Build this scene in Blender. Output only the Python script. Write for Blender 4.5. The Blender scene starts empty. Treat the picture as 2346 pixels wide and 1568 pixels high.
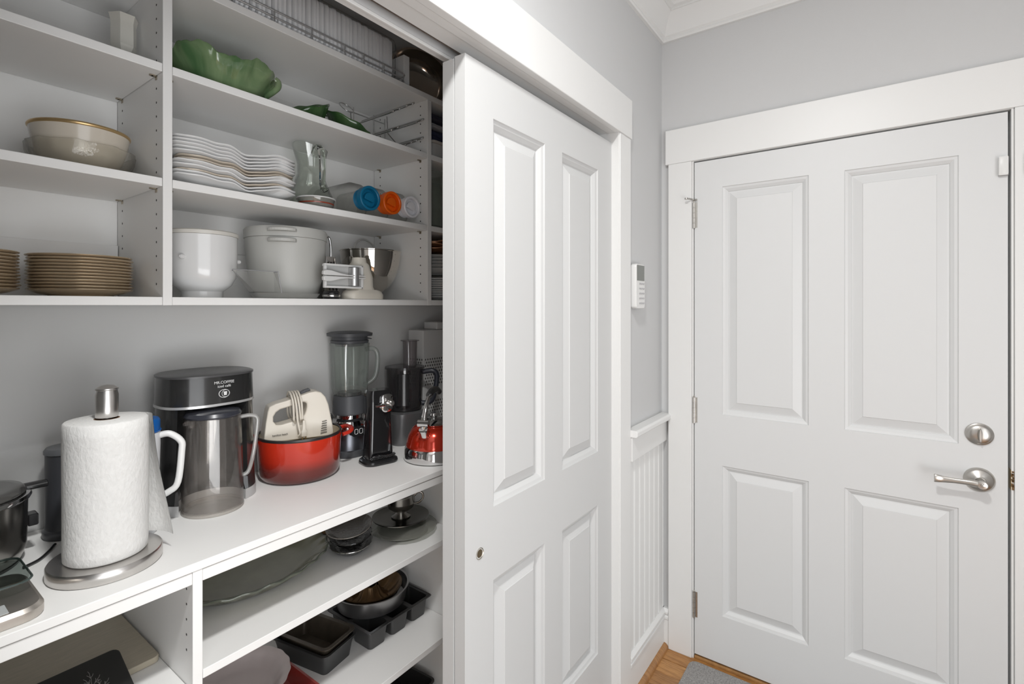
import bpy, bmesh, math, random
from mathutils import Vector, Matrix, Euler
random.seed(7)
PI = math.pi
SC = bpy.context.scene
COL = SC.collection

# ------------------------------------------------------------------ camera, light, exposure
H = 1.46                       # eye height
YAW = 36.0                     # view direction, degrees from the pantry wall
cam_d = bpy.data.cameras.new('camera')
cam = bpy.data.objects.new('camera', cam_d)
COL.objects.link(cam)
cam_d.sensor_width = 36.0
cam_d.lens = 36.0 * 1144 / 2346
cam_d.shift_y = -(784 - 700) / 2346
cam_d.clip_start = 0.02
cam.location = (0, 0, H)
cam.rotation_euler = (PI / 2, 0, math.radians(YAW - 90))
SC.camera = cam

world = bpy.data.worlds.new('world')
SC.world = world
world.use_nodes = True
world.node_tree.nodes['Background'].inputs[0].default_value = (0.95, 0.97, 1.0, 1)
world.node_tree.nodes['Background'].inputs[1].default_value = 0.9

def area_light(name, loc, rot, sx, sy, power, col=(1, 1, 1), shape='RECTANGLE'):
    l = bpy.data.lights.new(name, 'AREA')
    l.shape = shape
    l.size = sx
    if shape in ('RECTANGLE', 'ELLIPSE'):
        l.size_y = sy
    l.energy = power
    l.color = col
    o = bpy.data.objects.new(name, l)
    o.location = loc
    o.rotation_euler = rot
    COL.objects.link(o)
    return o

CEIL = 2.715
LAMP = (0.22, 0.20)
WINDOW_FILL_POWER = 25.0
UPWARD_FILL_POWER = 38.0
CEILING_LAMP = 35.0
# added soft fill before the unseen window opening, brightens the pantry
area_light('window_fill', (-0.60, -1.385, 1.65), (PI / 2, 0, 0), 2.5, 1.5, WINDOW_FILL_POWER, (0.97, 0.985, 1.0))
# added upward fill, low down, brightens the top shelf and shelf undersides
area_light('upward_fill', (-0.60, -1.385, 0.50), (math.radians(112), 0, 0), 2.5, 0.75, UPWARD_FILL_POWER, (0.98, 0.99, 1.0))

SC.cycles.transparent_max_bounces = 24
SC.cycles.max_bounces = 10
vs = SC.view_settings
vs.view_transform = 'Standard'
vs.look = 'None'
vs.gamma = 1.0
vs.use_curve_mapping = False
vs.exposure = -0.24

# ------------------------------------------------------------------ materials
MATS = {}
def nodes_of(m):
    return m.node_tree.nodes, m.node_tree.links

def mat(name, col, rough=0.5, metal=0.0, bump=0.0, bscale=200.0, var=0.0, vscale=6.0, spec=0.5, coat=0.0, detail=3.0, aniso=0.0, sheen=0.0):
    if name in MATS:
        return MATS[name]
    m = bpy.data.materials.new(name)
    m.use_nodes = True
    N, L = nodes_of(m)
    b = N['Principled BSDF']
    c = (col[0], col[1], col[2], 1)
    b.inputs['Base Color'].default_value = c
    b.inputs['Roughness'].default_value = rough
    b.inputs['Metallic'].default_value = metal
    b.inputs['Specular IOR Level'].default_value = spec
    b.inputs['Coat Weight'].default_value = coat
    b.inputs['Coat Roughness'].default_value = 0.06
    if aniso:
        b.inputs['Anisotropic'].default_value = aniso
    tc = N.new('ShaderNodeTexCoord')
    if var > 0:
        n = N.new('ShaderNodeTexNoise')
        n.inputs['Scale'].default_value = vscale
        n.inputs['Detail'].default_value = detail
        L.new(tc.outputs['Object'], n.inputs['Vector'])
        r = N.new('ShaderNodeValToRGB')
        r.color_ramp.elements[0].position = 0.3
        r.color_ramp.elements[1].position = 0.7
        r.color_ramp.elements[0].color = tuple(max(0, x * (1 - var)) for x in col) + (1,)
        r.color_ramp.elements[1].color = tuple(min(1, x * (1 + var)) for x in col) + (1,)
        L.new(n.outputs['Fac'], r.inputs['Fac'])
        L.new(r.outputs['Color'], b.inputs['Base Color'])
    if bump > 0:
        n2 = N.new('ShaderNodeTexNoise')
        n2.inputs['Scale'].default_value = bscale
        n2.inputs['Detail'].default_value = 2
        L.new(tc.outputs['Object'], n2.inputs['Vector'])
        bp = N.new('ShaderNodeBump')
        bp.inputs['Strength'].default_value = bump
        bp.inputs['Distance'].default_value = 0.002
        L.new(n2.outputs['Fac'], bp.inputs['Height'])
        L.new(bp.outputs['Normal'], b.inputs['Normal'])
    MATS[name] = m
    return m

def thin_glass(name, tint=(0.93, 0.95, 0.94), ior=1.5, rough=0.02, body=0.0, bodycol=(0.8, 0.8, 0.8), bump=0.0, bscale=40.0):
    """clear thin wall: tinted see-through, Fresnel gloss, optionally a little milky body"""
    if name in MATS:
        return MATS[name]
    m = bpy.data.materials.new(name)
    m.use_nodes = True
    N, L = nodes_of(m)
    N.remove(N['Principled BSDF'])
    out = N['Material Output']
    tr = N.new('ShaderNodeBsdfTransparent')
    tr.inputs[0].default_value = tint + (1,)
    gl = N.new('ShaderNodeBsdfGlossy')
    gl.inputs['Roughness'].default_value = rough
    # Schlick reflectance, the same on both sides of the thin wall
    f0 = 2.0 * ((ior - 1) / (ior + 1)) ** 2
    fr = N.new('ShaderNodeLayerWeight')
    fr.inputs['Blend'].default_value = 0.5
    pw = N.new('ShaderNodeMath')
    pw.operation = 'POWER'
    pw.inputs[1].default_value = 4.0
    L.new(fr.outputs['Facing'], pw.inputs[0])
    # the wall is crossed at a slant near the outline, so it absorbs more there
    cmx = N.new('ShaderNodeMix')
    cmx.data_type = 'RGBA'
    cmx.inputs[6].default_value = tint + (1,)
    cmx.inputs[7].default_value = tuple(0.42 * c_ ** 3 for c_ in tint) + (1,)
    p2 = N.new('ShaderNodeMath')
    p2.operation = 'POWER'
    p2.inputs[1].default_value = 3.0
    L.new(fr.outputs['Facing'], p2.inputs[0])
    L.new(p2.outputs[0], cmx.inputs[0])
    L.new(cmx.outputs[2], tr.inputs[0])
    ma = N.new('ShaderNodeMath')
    ma.operation = 'MULTIPLY_ADD'
    ma.inputs[1].default_value = 0.75
    ma.inputs[2].default_value = f0
    L.new(pw.outputs[0], ma.inputs[0])
    mx = N.new('ShaderNodeMixShader')
    L.new(ma.outputs[0], mx.inputs[0])
    L.new(tr.outputs[0], mx.inputs[1])
    L.new(gl.outputs[0], mx.inputs[2])
    last = mx
    if body > 0:
        df = N.new('ShaderNodeBsdfDiffuse')
        df.inputs[0].default_value = bodycol + (1,)
        m2 = N.new('ShaderNodeMixShader')
        m2.inputs[0].default_value = body
        L.new(mx.outputs[0], m2.inputs[1])
        L.new(df.outputs[0], m2.inputs[2])
        last = m2
    if bump > 0:
        tc = N.new('ShaderNodeTexCoord')
        n2 = N.new('ShaderNodeTexNoise')
        n2.inputs['Scale'].default_value = bscale
        L.new(tc.outputs['Object'], n2.inputs['Vector'])
        bp = N.new('ShaderNodeBump')
        bp.inputs['Strength'].default_value = bump
        bp.inputs['Distance'].default_value = 0.004
        L.new(n2.outputs['Fac'], bp.inputs['Height'])
        L.new(bp.outputs['Normal'], gl.inputs['Normal'])
        L.new(bp.outputs['Normal'], fr.inputs['Normal'])
    L.new(last.outputs[0], out.inputs[0])
    MATS[name] = m
    return m

def solid_glass(name, tint=(0.95, 0.97, 0.96), rough=0.0, ior=1.45):
    if name in MATS:
        return MATS[name]
    m = bpy.data.materials.new(name)
    m.use_nodes = True
    b = m.node_tree.nodes['Principled BSDF']
    b.inputs['Base Color'].default_value = tint + (1,)
    b.inputs['Roughness'].default_value = rough
    b.inputs['IOR'].default_value = ior
    b.inputs['Transmission Weight'].default_value = 1.0
    MATS[name] = m
    return m

def ramp_mat(name, stops, axis='Z', lo=0.0, hi=0.1, rough=0.2, coat=0.5):
    """colour that changes along the height of the thing (an enamel fade)"""
    m = bpy.data.materials.new(name)
    m.use_nodes = True
    N, L = nodes_of(m)
    b = N['Principled BSDF']
    tc = N.new('ShaderNodeTexCoord')
    sp = N.new('ShaderNodeSeparateXYZ')
    L.new(tc.outputs['Object'], sp.inputs[0])
    mr = N.new('ShaderNodeMapRange')
    mr.inputs['From Min'].default_value = lo
    mr.inputs['From Max'].default_value = hi
    L.new(sp.outputs[axis], mr.inputs['Value'])
    r = N.new('ShaderNodeValToRGB')
    while len(r.color_ramp.elements) < len(stops):
        r.color_ramp.elements.new(0.5)
    for e, (p, c) in zip(r.color_ramp.elements, stops):
        e.position = p
        e.color = c + (1,)
    L.new(mr.outputs['Result'], r.inputs['Fac'])
    L.new(r.outputs['Color'], b.inputs['Base Color'])
    b.inputs['Roughness'].default_value = rough
    b.inputs['Coat Weight'].default_value = coat
    MATS[name] = m
    return m

def wave_mat(name, c1, c2, scale=60, distort=6.0, rough=0.5, axis='X', bump=0.2, stretch=(1, 1, 1), coat=0.0):
    """wood grain / woven streaks"""
    m = bpy.data.materials.new(name)
    m.use_nodes = True
    N, L = nodes_of(m)
    b = N['Principled BSDF']
    tc = N.new('ShaderNodeTexCoord')
    mp = N.new('ShaderNodeMapping')
    mp.inputs['Scale'].default_value = stretch
    L.new(tc.outputs['Object'], mp.inputs['Vector'])
    n = N.new('ShaderNodeTexNoise')
    n.inputs['Scale'].default_value = scale
    n.inputs['Detail'].default_value = 6
    n.inputs['Distortion'].default_value = distort
    L.new(mp.outputs['Vector'], n.inputs['Vector'])
    r = N.new('ShaderNodeValToRGB')
    r.color_ramp.elements[0].position = 0.32
    r.color_ramp.elements[1].position = 0.68
    r.color_ramp.elements[0].color = c1 + (1,)
    r.color_ramp.elements[1].color = c2 + (1,)
    L.new(n.outputs['Fac'], r.inputs['Fac'])
    L.new(r.outputs['Color'], b.inputs['Base Color'])
    b.inputs['Roughness'].default_value = rough
    b.inputs['Coat Weight'].default_value = coat
    if bump:
        bp = N.new('ShaderNodeBump')
        bp.inputs['Strength'].default_value = bump
        bp.inputs['Distance'].default_value = 0.002
        L.new(n.outputs['Fac'], bp.inputs['Height'])
        L.new(bp.outputs['Normal'], b.inputs['Normal'])
    MATS[name] = m
    return m

# the palette
TRIM = mat('trim paint', (0.755, 0.755, 0.745), 0.38)
DOORP = mat('door paint', (0.67, 0.675, 0.675), 0.42)
DOORP_DIM = mat('dimmed door paint', (0.575, 0.578, 0.575), 0.42)  # door paint darkened in colour to offset strong lamp light on these doors
WALLP = mat('grey wall paint', (0.57, 0.573, 0.575), 0.75, bump=0.08, bscale=350)
BACKP = mat('pantry wall paint', (0.70, 0.70, 0.69), 0.75, bump=0.08, bscale=350)
CEILP = mat('ceiling paint', (0.78, 0.78, 0.775), 0.85)
MELA = mat('white melamine', (0.88, 0.875, 0.86), 0.45, bump=0.03, bscale=500)
NICKEL = mat('brushed nickel', (0.55, 0.53, 0.50), 0.30, 1.0, var=0.08, vscale=30)
STEEL = mat('brushed steel', (0.62, 0.60, 0.58), 0.28, 1.0, var=0.06, vscale=20, aniso=0.5)
CHROME = mat('chrome', (0.78, 0.78, 0.78), 0.07, 1.0)
WIRE = mat('chrome wire', (0.60, 0.60, 0.60), 0.20, 1.0)
WIREB = mat('bright chrome wire', (0.80, 0.80, 0.80), 0.35, 0.8)
DARKHOLE = mat('dark hole', (0.06, 0.055, 0.05), 0.8)
BLACKP = mat('black plastic', (0.018, 0.018, 0.019), 0.25, coat=0.3)
DKGREY = mat('dark grey plastic', (0.075, 0.078, 0.085), 0.45)
WHITEC = mat('white ceramic', (0.74, 0.74, 0.735), 0.18, coat=0.4)
WHITEPL = mat('white plastic', (0.74, 0.74, 0.73), 0.35)
CREAMPL = mat('cream plastic', (0.70, 0.66, 0.58), 0.35)

# ------------------------------------------------------------------ mesh helpers
class MB:
    def __init__(s):
        s.v, s.f = [], []
    def add(s, vs_, fs_):
        o = len(s.v)
        s.v += [tuple(p) for p in vs_]
        s.f += [tuple(i + o for i in f) for f in fs_]
        return s
    def box(s, x0, x1, y0, y1, z0, z1):
        v = [(x0, y0, z0), (x1, y0, z0), (x1, y1, z0), (x0, y1, z0), (x0, y0, z1), (x1, y0, z1), (x1, y1, z1), (x0, y1, z1)]
        return s.add(v, [(0, 3, 2, 1), (4, 5, 6, 7), (0, 1, 5, 4), (1, 2, 6, 5), (2, 3, 7, 6), (3, 0, 4, 7)])
    def loft(s, rings, cap0=True, cap1=True, closed=True):
        n = len(rings[0])
        v = [p for r in rings for p in r]
        f = []
        for i in range(len(rings) - 1):
            for j in range(n if closed else n - 1):
                k = (j + 1) % n
                f.append((i * n + j, i * n + k, (i + 1) * n + k, (i + 1) * n + j))
        if cap0:
            f.append(tuple(range(n - 1, -1, -1)))
        if cap1:
            f.append(tuple((len(rings) - 1) * n + j for j in range(n)))
        return s.add(v, f)
    def lathe(s, prof, n=32, c=(0, 0, 0), sx=1.0, sy=1.0, fn=None):
        """prof: list of (r, z); ends with r=0 are closed by a cap"""
        rings = []
        for (r, z) in prof:
            rr = max(r, 0.0002)
            ring = []
            for j in range(n):
                a = 2 * PI * j / n
                q, dz = (1.0, 0.0)
                if fn:
                    q, dz = fn(a, r, z)
                ring.append((c[0] + rr * q * sx * math.cos(a), c[1] + rr * q * sy * math.sin(a), c[2] + z + dz))
            rings.append(ring)
        return s.loft(rings, prof[0][0] <= 0.0005, prof[-1][0] <= 0.0005)
    def tube(s, pts, r, n=8, closed=False, flat=1.0):
        P = [Vector(p) for p in pts]
        m = len(P)
        rings = []
        up = Vector((0, 0, 1))
        prev = None
        for i in range(m):
            if closed:
                t = (P[(i + 1) % m] - P[i - 1]).normalized()
            else:
                t = (P[min(i + 1, m - 1)] - P[max(i - 1, 0)])
                t = t.normalized() if t.length > 1e-9 else Vector((1, 0, 0))
            if prev is None:
                a = up if abs(t.dot(up)) < 0.92 else Vector((1, 0, 0))
                nx = t.cross(a).normalized()
            else:
                nx = (prev - t * prev.dot(t))
                nx = nx.normalized() if nx.length > 1e-6 else t.cross(up).normalized()
            prev = nx
            ny = t.cross(nx).normalized()
            rr = r[i] if isinstance(r, (list, tuple)) else r
            rings.append([tuple(P[i] + nx * (rr * math.cos(2 * PI * j / n)) + ny * (rr * flat * math.sin(2 * PI * j / n))) for j in range(n)])
        if closed:
            rings.append(rings[0])
            return s.loft(rings, False, False)
        return s.loft(rings)
    def prism(s, poly, a0, a1, axis='z'):
        """poly of 2D points extruded along an axis; for x: (y,z), for y: (x,z), for z: (x,y)"""
        def mk(p, a):
            return {'x': (a, p[0], p[1]), 'y': (p[0], a, p[1]), 'z': (p[0], p[1], a)}[axis]
        return s.loft([[mk(p, a0) for p in poly], [mk(p, a1) for p in poly]])
    def xf(s, M):
        s.v = [tuple(M @ Vector(p)) for p in s.v]
        return s
    def build(s, name, m, parent=None, smooth=None, bevel=0.0, seg=2, sub=0):
        me = bpy.data.meshes.new(name)
        me.from_pydata(s.v, [], s.f)
        bm = bmesh.new()
        bm.from_mesh(me)
        bmesh.ops.remove_doubles(bm, verts=bm.verts, dist=1e-6)
        bmesh.ops.recalc_face_normals(bm, faces=bm.faces)
        bm.to_mesh(me)
        bm.free()
        if smooth is not None:
            for p in me.polygons:
                p.use_smooth = True
            me.set_sharp_from_angle(angle=math.radians(smooth))
        me.materials.append(m)
        o = bpy.data.objects.new(name, me)
        COL.objects.link(o)
        if parent:
            o.parent = parent
        if bevel > 0:
            b = o.modifiers.new('bevel', 'BEVEL')
            b.width = bevel
            b.segments = seg
            b.limit_method = 'ANGLE'
            b.angle_limit = math.radians(40)
        if sub:
            b = o.modifiers.new('sub', 'SUBSURF')
            b.levels = sub
            b.render_levels = sub
        return o

def box(name, x0, x1, y0, y1, z0, z1, m, parent=None, bev=0.0012, seg=2):
    return MB().box(x0, x1, y0, y1, z0, z1).build(name, m, parent, bevel=bev, seg=seg)

def tag(o, label, cat, group=None):
    o['label'] = label
    o['category'] = cat
    if group:
        o['group'] = group
    return o

def thing(name, label, cat, loc=(0, 0, 0), rotz=0.0, group=None, rot=None):
    o = bpy.data.objects.new(name, None)
    COL.objects.link(o)
    o.location = loc
    o.rotation_euler = rot if rot else (0, 0, rotz)
    o.empty_display_size = 0.02
    return tag(o, label, cat, group)

def struct(o, label=None):
    o['kind'] = 'structure'
    if label:
        o['label'] = label
    return o

def copy_tree(o, parent=None):
    c = o.copy()
    COL.objects.link(c)
    if parent:
        c.parent = parent
    for ch in list(o.children):
        copy_tree(ch, c)
    return c

def rrect(w, d, r, n=5, z=0.0, cx=0.0, cy=0.0):
    """rounded rectangle ring, centred"""
    pts = []
    for (sx, sy, a0) in ((1, 1, 0), (-1, 1, 90), (-1, -1, 180), (1, -1, 270)):
        for i in range(n):
            a = math.radians(a0 + 90 * i / (n - 1))
            pts.append((cx + sx * (w / 2 - r) + r * math.cos(a), cy + sy * (d / 2 - r) + r * math.sin(a), z))
    return pts

def bez(p0, p1, p2, p3, n=10):
    out = []
    for i in range(n + 1):
        t = i / n
        a = [(1 - t) ** 3 * p0[k] + 3 * (1 - t) ** 2 * t * p1[k] + 3 * (1 - t) * t * t * p2[k] + t ** 3 * p3[k] for k in range(3)]
        out.append(tuple(a))
    return out

def smooth_path(pts, n=6):
    """Catmull-Rom through the points"""
    P = [Vector(p) for p in pts]
    out = []
    for i in range(len(P) - 1):
        a = P[max(i - 1, 0)]; b = P[i]; c = P[i + 1]; d = P[min(i + 2, len(P) - 1)]
        for k in range(n):
            t = k / n
            out.append(tuple(0.5 * ((2 * b) + (c - a) * t + (2 * a - 5 * b + 4 * c - d) * t * t + (3 * b - a - 3 * c + d) * t ** 3)))
    out.append(tuple(P[-1]))
    return out

def text_part(name, body, size, M, m, parent, extrude=0.0003, align='CENTER'):
    cu = bpy.data.curves.new(name, 'FONT')
    cu.body = body
    cu.size = size
    cu.extrude = extrude
    cu.align_x = align
    cu.align_y = 'CENTER'
    t = bpy.data.objects.new(name, cu)
    COL.objects.link(t)
    bpy.context.view_layer.update()
    me = bpy.data.meshes.new_from_object(t.evaluated_get(bpy.context.evaluated_depsgraph_get()))
    bpy.data.objects.remove(t)
    me.transform(M)
    me.materials.clear()
    me.materials.append(m)
    o = bpy.data.objects.new(name, me)
    COL.objects.link(o)
    o.parent = parent
    return o

ORD = ['lowest', 'second', 'third', 'fourth', 'fifth', 'sixth', 'seventh', 'eighth', 'ninth', 'tenth', 'eleventh', 'twelfth', 'thirteenth', 'fourteenth', 'fifteenth', 'sixteenth']
def nth(i, n):
    return 'lowest' if i == 0 else ('topmost' if i == n - 1 else ORD[i] + ' from the bottom')

# ------------------------------------------------------------------ the setting
XW, YW = 2.126, 0.745          # door wall, pantry wall
YI = 0.87                      # inner face of the pantry wall
OX0, OX1, OZ = 0.085, 1.65, 2.0765
BACK = 1.61
# walls
w = MB()
w.box(OX1, XW + 0.12, YW, YI, 0, CEIL)
w.box(-2.6, OX0, YW, YI, 0, CEIL)
w.box(OX0, OX1, YW, 0.772, OZ, CEIL)
w.box(OX0, OX1, 0.772, 0.82, OZ + 0.004, CEIL)
w.box(OX0, OX1, 0.82, 0.846, OZ + 0.03, CEIL)
w.box(OX0, OX1, 0.846, YI, OZ - 0.004, CEIL)
wall_left = struct(w.build('wall_left', WALLP))
DY0, DY1, DZ1 = -0.340, 0.612, 2.062
w = MB()
w.box(XW, XW + 0.12, DY1, YW + 0.001, 0, CEIL)
w.box(XW, XW + 0.12, -1.5, DY0, 0, CEIL)
w.box(XW, XW + 0.12, DY0, DY1, DZ1, CEIL)
struct(w.build('wall_right', WALLP))
w = MB()
w.box(-2.6, -1.90, -1.5, -1.4, 0, CEIL)
w.box(0.70, XW, -1.5, -1.4, 0, CEIL)
w.box(-1.90, 0.70, -1.5, -1.4, 0, 0.06)
w.box(-1.90, 0.70, -1.5, -1.4, 2.45, CEIL)
struct(w.build('wall_rear', WALLP))
w = MB()
w.box(-2.7, -2.6, -1.5, YI, 0, CEIL)
struct(w.build('wall_end', WALLP))
struct(box('wall_pantry_back', -0.45, 1.90, BACK, BACK + 0.1, 0, CEIL, BACKP, bev=0))
struct(box('wall_pantry_left', -0.45, -0.35, YI, BACK, 0, CEIL, BACKP, bev=0))
struct(box('wall_pantry_right', 1.80, 1.90, YI, BACK, 0, CEIL, BACKP, bev=0))
struct(box('ceiling', -2.7, XW + 0.12, -1.5, BACK + 0.1, CEIL, CEIL + 0.1, CEILP, bev=0))
# unseen window added behind the photographer, placed and sized for the fill lights
wf = MB()
for (a, b) in ((-1.90, -1.85), (-0.63, -0.57), (0.65, 0.70)):
    wf.box(a, b, -1.47, -1.43, 0.06, 2.45)
wf.box(-1.90, 0.70, -1.47, -1.43, 0.06, 0.12)
wf.box(-1.90, 0.70, -1.47, -1.43, 2.40, 2.45)
win = struct(wf.build('fill_window', TRIM))
# floor of narrow oak boards, laid along the door wall
WOOD = [wave_mat('oak board %d' % i, c1, c2, 18, 1.5, 0.38, stretch=(6, 0.7, 1), coat=0.15, bump=0.1) for i, (c1, c2) in enumerate((
    ((0.30, 0.13, 0.035), (0.50, 0.25, 0.08)), ((0.26, 0.12, 0.04), (0.42, 0.21, 0.075)), ((0.34, 0.155, 0.045), (0.56, 0.29, 0.10))))]
floor = struct(box('floor', -2.7, XW + 0.12, -1.5, BACK + 0.1, -0.06, -0.012, WOOD[1], bev=0))
px_ = XW - 0.005
k = 0
plank_me = None
while px_ > -2.5:
    o = MB().box(-0.0405, 0.0405, -1.11, 1.11, -0.012, 0.0).build('plank', WOOD[k % 3], floor, bevel=0.0015) if plank_me is None else None
    if o is None:
        o = bpy.data.objects.new('plank', plank_me)
        COL.objects.link(o)
        o.parent = floor
        b = o.modifiers.new('bevel', 'BEVEL'); b.width = 0.0015
    else:
        plank_me = o.data
    o.location = (px_ - 0.0415, -0.385 + 0.0, 0)
    if len(o.material_slots):
        o.material_slots[0].link = 'OBJECT'
        o.material_slots[0].material = WOOD[(k * 2 + (k // 3)) % 3]
    px_ -= 0.083
    k += 1

# pantry opening: casing, jambs, track
struct(box('trim_1', -0.02, 1.748, 0.722, YW, 2.0715, 2.213, TRIM, bev=0.002), 'white flat head casing over the pantry opening')
struct(box('trim_2', OX1, 1.744, 0.726, YW, 0, 2.0715, TRIM, bev=0.002), 'white flat side casing right of the pantry opening')
struct(box('trim_3', -0.015, OX0, 0.726, YW, 0, 2.0715, TRIM, bev=0.002))
j = MB()
j.box(OX1 - 0.004, OX1, 0.730, YI, 0, OZ)
struct(j.build('trim_4', TRIM, bevel=0.001), 'white jamb at the right end of the pantry opening')
j = MB()
j.box(OX0, OX1 - 0.004, 0.728, 0.770, OZ - 0.004, OZ)
j.box(OX0, OX1 - 0.004, 0.773, 0.819, OZ - 0.001, OZ + 0.004)
tr5 = struct(j.build('trim_5', TRIM, bevel=0.0008), 'white head jamb with a seam above the sliding doors')
TRACK = mat('track metal', (0.17, 0.135, 0.11), 0.45, 0.4)
t = MB()
t.box(OX0, OX1 - 0.004, 0.821, 0.823, OZ - 0.001, OZ + 0.03)
t.box(OX0, OX1 - 0.004, 0.821, 0.846, OZ + 0.027, OZ + 0.0295)
t.build('track', TRACK, tr5)
t = MB()
t.box(OX0, OX1 - 0.004, 0.846, 0.852, OZ - 0.012, OZ - 0.0042)
t.box(OX0, OX1 - 0.004, 0.852, YI, OZ - 0.009, OZ - 0.0042)
t.build('track_lip', TRIM, tr5, bevel=0.0008)

# door wall: casing and jambs around the entry door
struct(box('trim_6', XW - 0.022, XW, -0.46, 0.722, 2.057, 2.2015, TRIM, bev=0.002), 'white flat head casing over the entry door')
struct(box('trim_7', XW - 0.020, XW, 0.613, 0.710, 0, 2.057, TRIM, bev=0.002), 'white side casing on the hinge side of the entry door')
struct(box('trim_8', XW - 0.020, XW, -0.455, -0.341, 0, 2.057, TRIM, bev=0.002), 'white side casing on the latch side of the entry door')
j = MB()
j.box(XW - 0.014, XW + 0.11, 0.6065, 0.6125, 0, DZ1 - 0.006)
j.box(XW - 0.014, XW + 0.11, -0.3405, -0.3345, 0, DZ1 - 0.006)
j.box(XW - 0.014, XW + 0.11, -0.3405, 0.6125, DZ1 - 0.0065, DZ1)
# stops behind the slab
j.box(XW + 0.045, XW + 0.06, 0.59, 0.607, 0, DZ1 - 0.006)
j.box(XW + 0.045, XW + 0.06, -0.335, -0.318, 0, DZ1 - 0.006)
j.box(XW + 0.045, XW + 0.06, -0.335, 0.607, DZ1 - 0.025, DZ1 - 0.006)
tr9 = struct(j.build('trim_9', TRIM, bevel=0.0008), 'white jambs of the entry door')
# torn wood and brass at the strike
st = MB()
random.seed(3)
for i in range(14):
    z = 0.905 + 0.048 * (i / 13) + random.uniform(-0.003, 0.003)
    y = -0.3352 - random.uniform(0.0, 0.004)
    st.box(XW - 0.0165, XW - 0.0135, y - 0.003, y + 0.0015, z - 0.002, z + 0.0025)
st.build('strike_damage', mat('bare splintered wood', (0.16, 0.09, 0.035), 0.8, var=0.4, vscale=200), tr9)
box('strike_plate', XW - 0.014, XW + 0.02, -0.3344, -0.3335, 0.90, 0.96, mat('brass', (0.55, 0.40, 0.18), 0.3, 1.0), tr9, bev=0)
struct(box('trim_10', XW - 0.012, XW + 0.10, -0.333, 0.605, -0.001, 0.012, mat('threshold oak', (0.36, 0.19, 0.07), 0.4, var=0.2, vscale=40), bev=0.003), 'low oak threshold under the entry door')

# wainscot on the pantry wall, right of the opening
YB = YW - 0.010
xb = 1.748
n = 0
while xb < XW - 0.012:
    x1 = min(xb + 0.052, XW - 0.001)
    p = [(xb + 0.0008, YW), (xb + 0.0008, YB + 0.005), (xb + 0.004, YB), (x1 - 0.010, YB), (x1 - 0.009, YB + 0.004), (x1 - 0.0075, YB + 0.001), (x1 - 0.005, YB - 0.0005), (x1 - 0.0025, YB + 0.001), (x1 - 0.0008, YB + 0.005), (x1 - 0.0008, YW)]
    MB().prism(p, 0.15, 0.89).build('plank', TRIM, wall_left, smooth=40)
    xb += 0.052
struct(box('trim_11', 1.746, XW - 0.001, YW - 0.024, YW, 0.883, 0.975, TRIM, bev=0.0015), 'white frieze board under the chair rail')
cr = MB()
cr.prism([(YW, 1.0), (YW - 0.040, 1.0), (YW - 0.046, 0.994), (YW - 0.046, 0.980), (YW - 0.041, 0.974), (YW, 0.974)], 1.7405, XW - 0.0005, 'x')
struct(cr.build('trim_12', TRIM, bevel=0.002), 'white chair rail running from pantry casing to the corner')
bp_ = [(YW, 0.0), (YW - 0.016, 0.0), (YW - 0.016, 0.118), (YW - 0.020, 0.122), (YW - 0.020, 0.132), (YW - 0.014, 0.138), (YW - 0.022, 0.146), (YW - 0.022, 0.154), (YW - 0.013, 0.166), (YW, 0.166)]
struct(MB().prism(bp_, 1.746, XW - 0.0005, 'x').build('baseboard_left', TRIM, bevel=0.001), 'white moulded baseboard under the beadboard')
bq = [(XW - (YW - a), b) for (a, b) in bp_]
struct(MB().prism([(XW - (YW - a), b) for (a, b) in bp_], 0.711, YW - 0.0005, 'y').build('baseboard_right', TRIM, bevel=0.001))
sh = [(YW - 0.016, 0.0)] + [(YW - 0.016 - 0.019 * math.cos(a), 0.020 * math.sin(a)) for a in [PI / 2 * i / 6 for i in range(7)]]
struct(MB().prism(sh, 1.746, XW - 0.016, 'x').build('baseboard_shoe', WOOD[1], smooth=40), 'brown wooden quarter round along the baseboard')

# crown moulding: swept on both walls with a mitred corner
CP = [(0.0, 2.586), (0.012, 2.586), (0.016, 2.592), (0.014, 2.600), (0.022, 2.606), (0.024, 2.614), (0.030, 2.640), (0.044, 2.668), (0.060, 2.684), (0.064, 2.684), (0.064, 2.692), (0.078, 2.696), (0.084, 2.706), (0.100, 2.706), (0.100, CEIL)]
c = MB()
rA = [(XW - s_, YW - s_, z) for (s_, z) in CP] + [(XW, YW, CEIL)]
rL = [(-2.55, YW - s_, z) for (s_, z) in CP] + [(-2.55, YW, CEIL)]
rR = [(XW - s_, -1.4, z) for (s_, z) in CP] + [(XW, -1.4, CEIL)]
c.loft([rL, rA, rR])
struct(c.build('trim_13', mat('crown paint', (0.76, 0.76, 0.75), 0.45), smooth=30), 'white stepped crown moulding in the ceiling corner')
# a raised ceiling border beyond the crown
c = MB()
for (a, z) in ((0.145, 2.707), (0.165, 2.711)):
    c.box(XW - a - 0.02, XW - a, -1.4, YW - a, z, CEIL)
    c.box(-2.55, XW - a, YW - a - 0.02, YW - a, z, CEIL)
struct(c.build('trim_14', CEILP, bevel=0.002), 'thin ceiling border beside the crown moulding')

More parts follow.
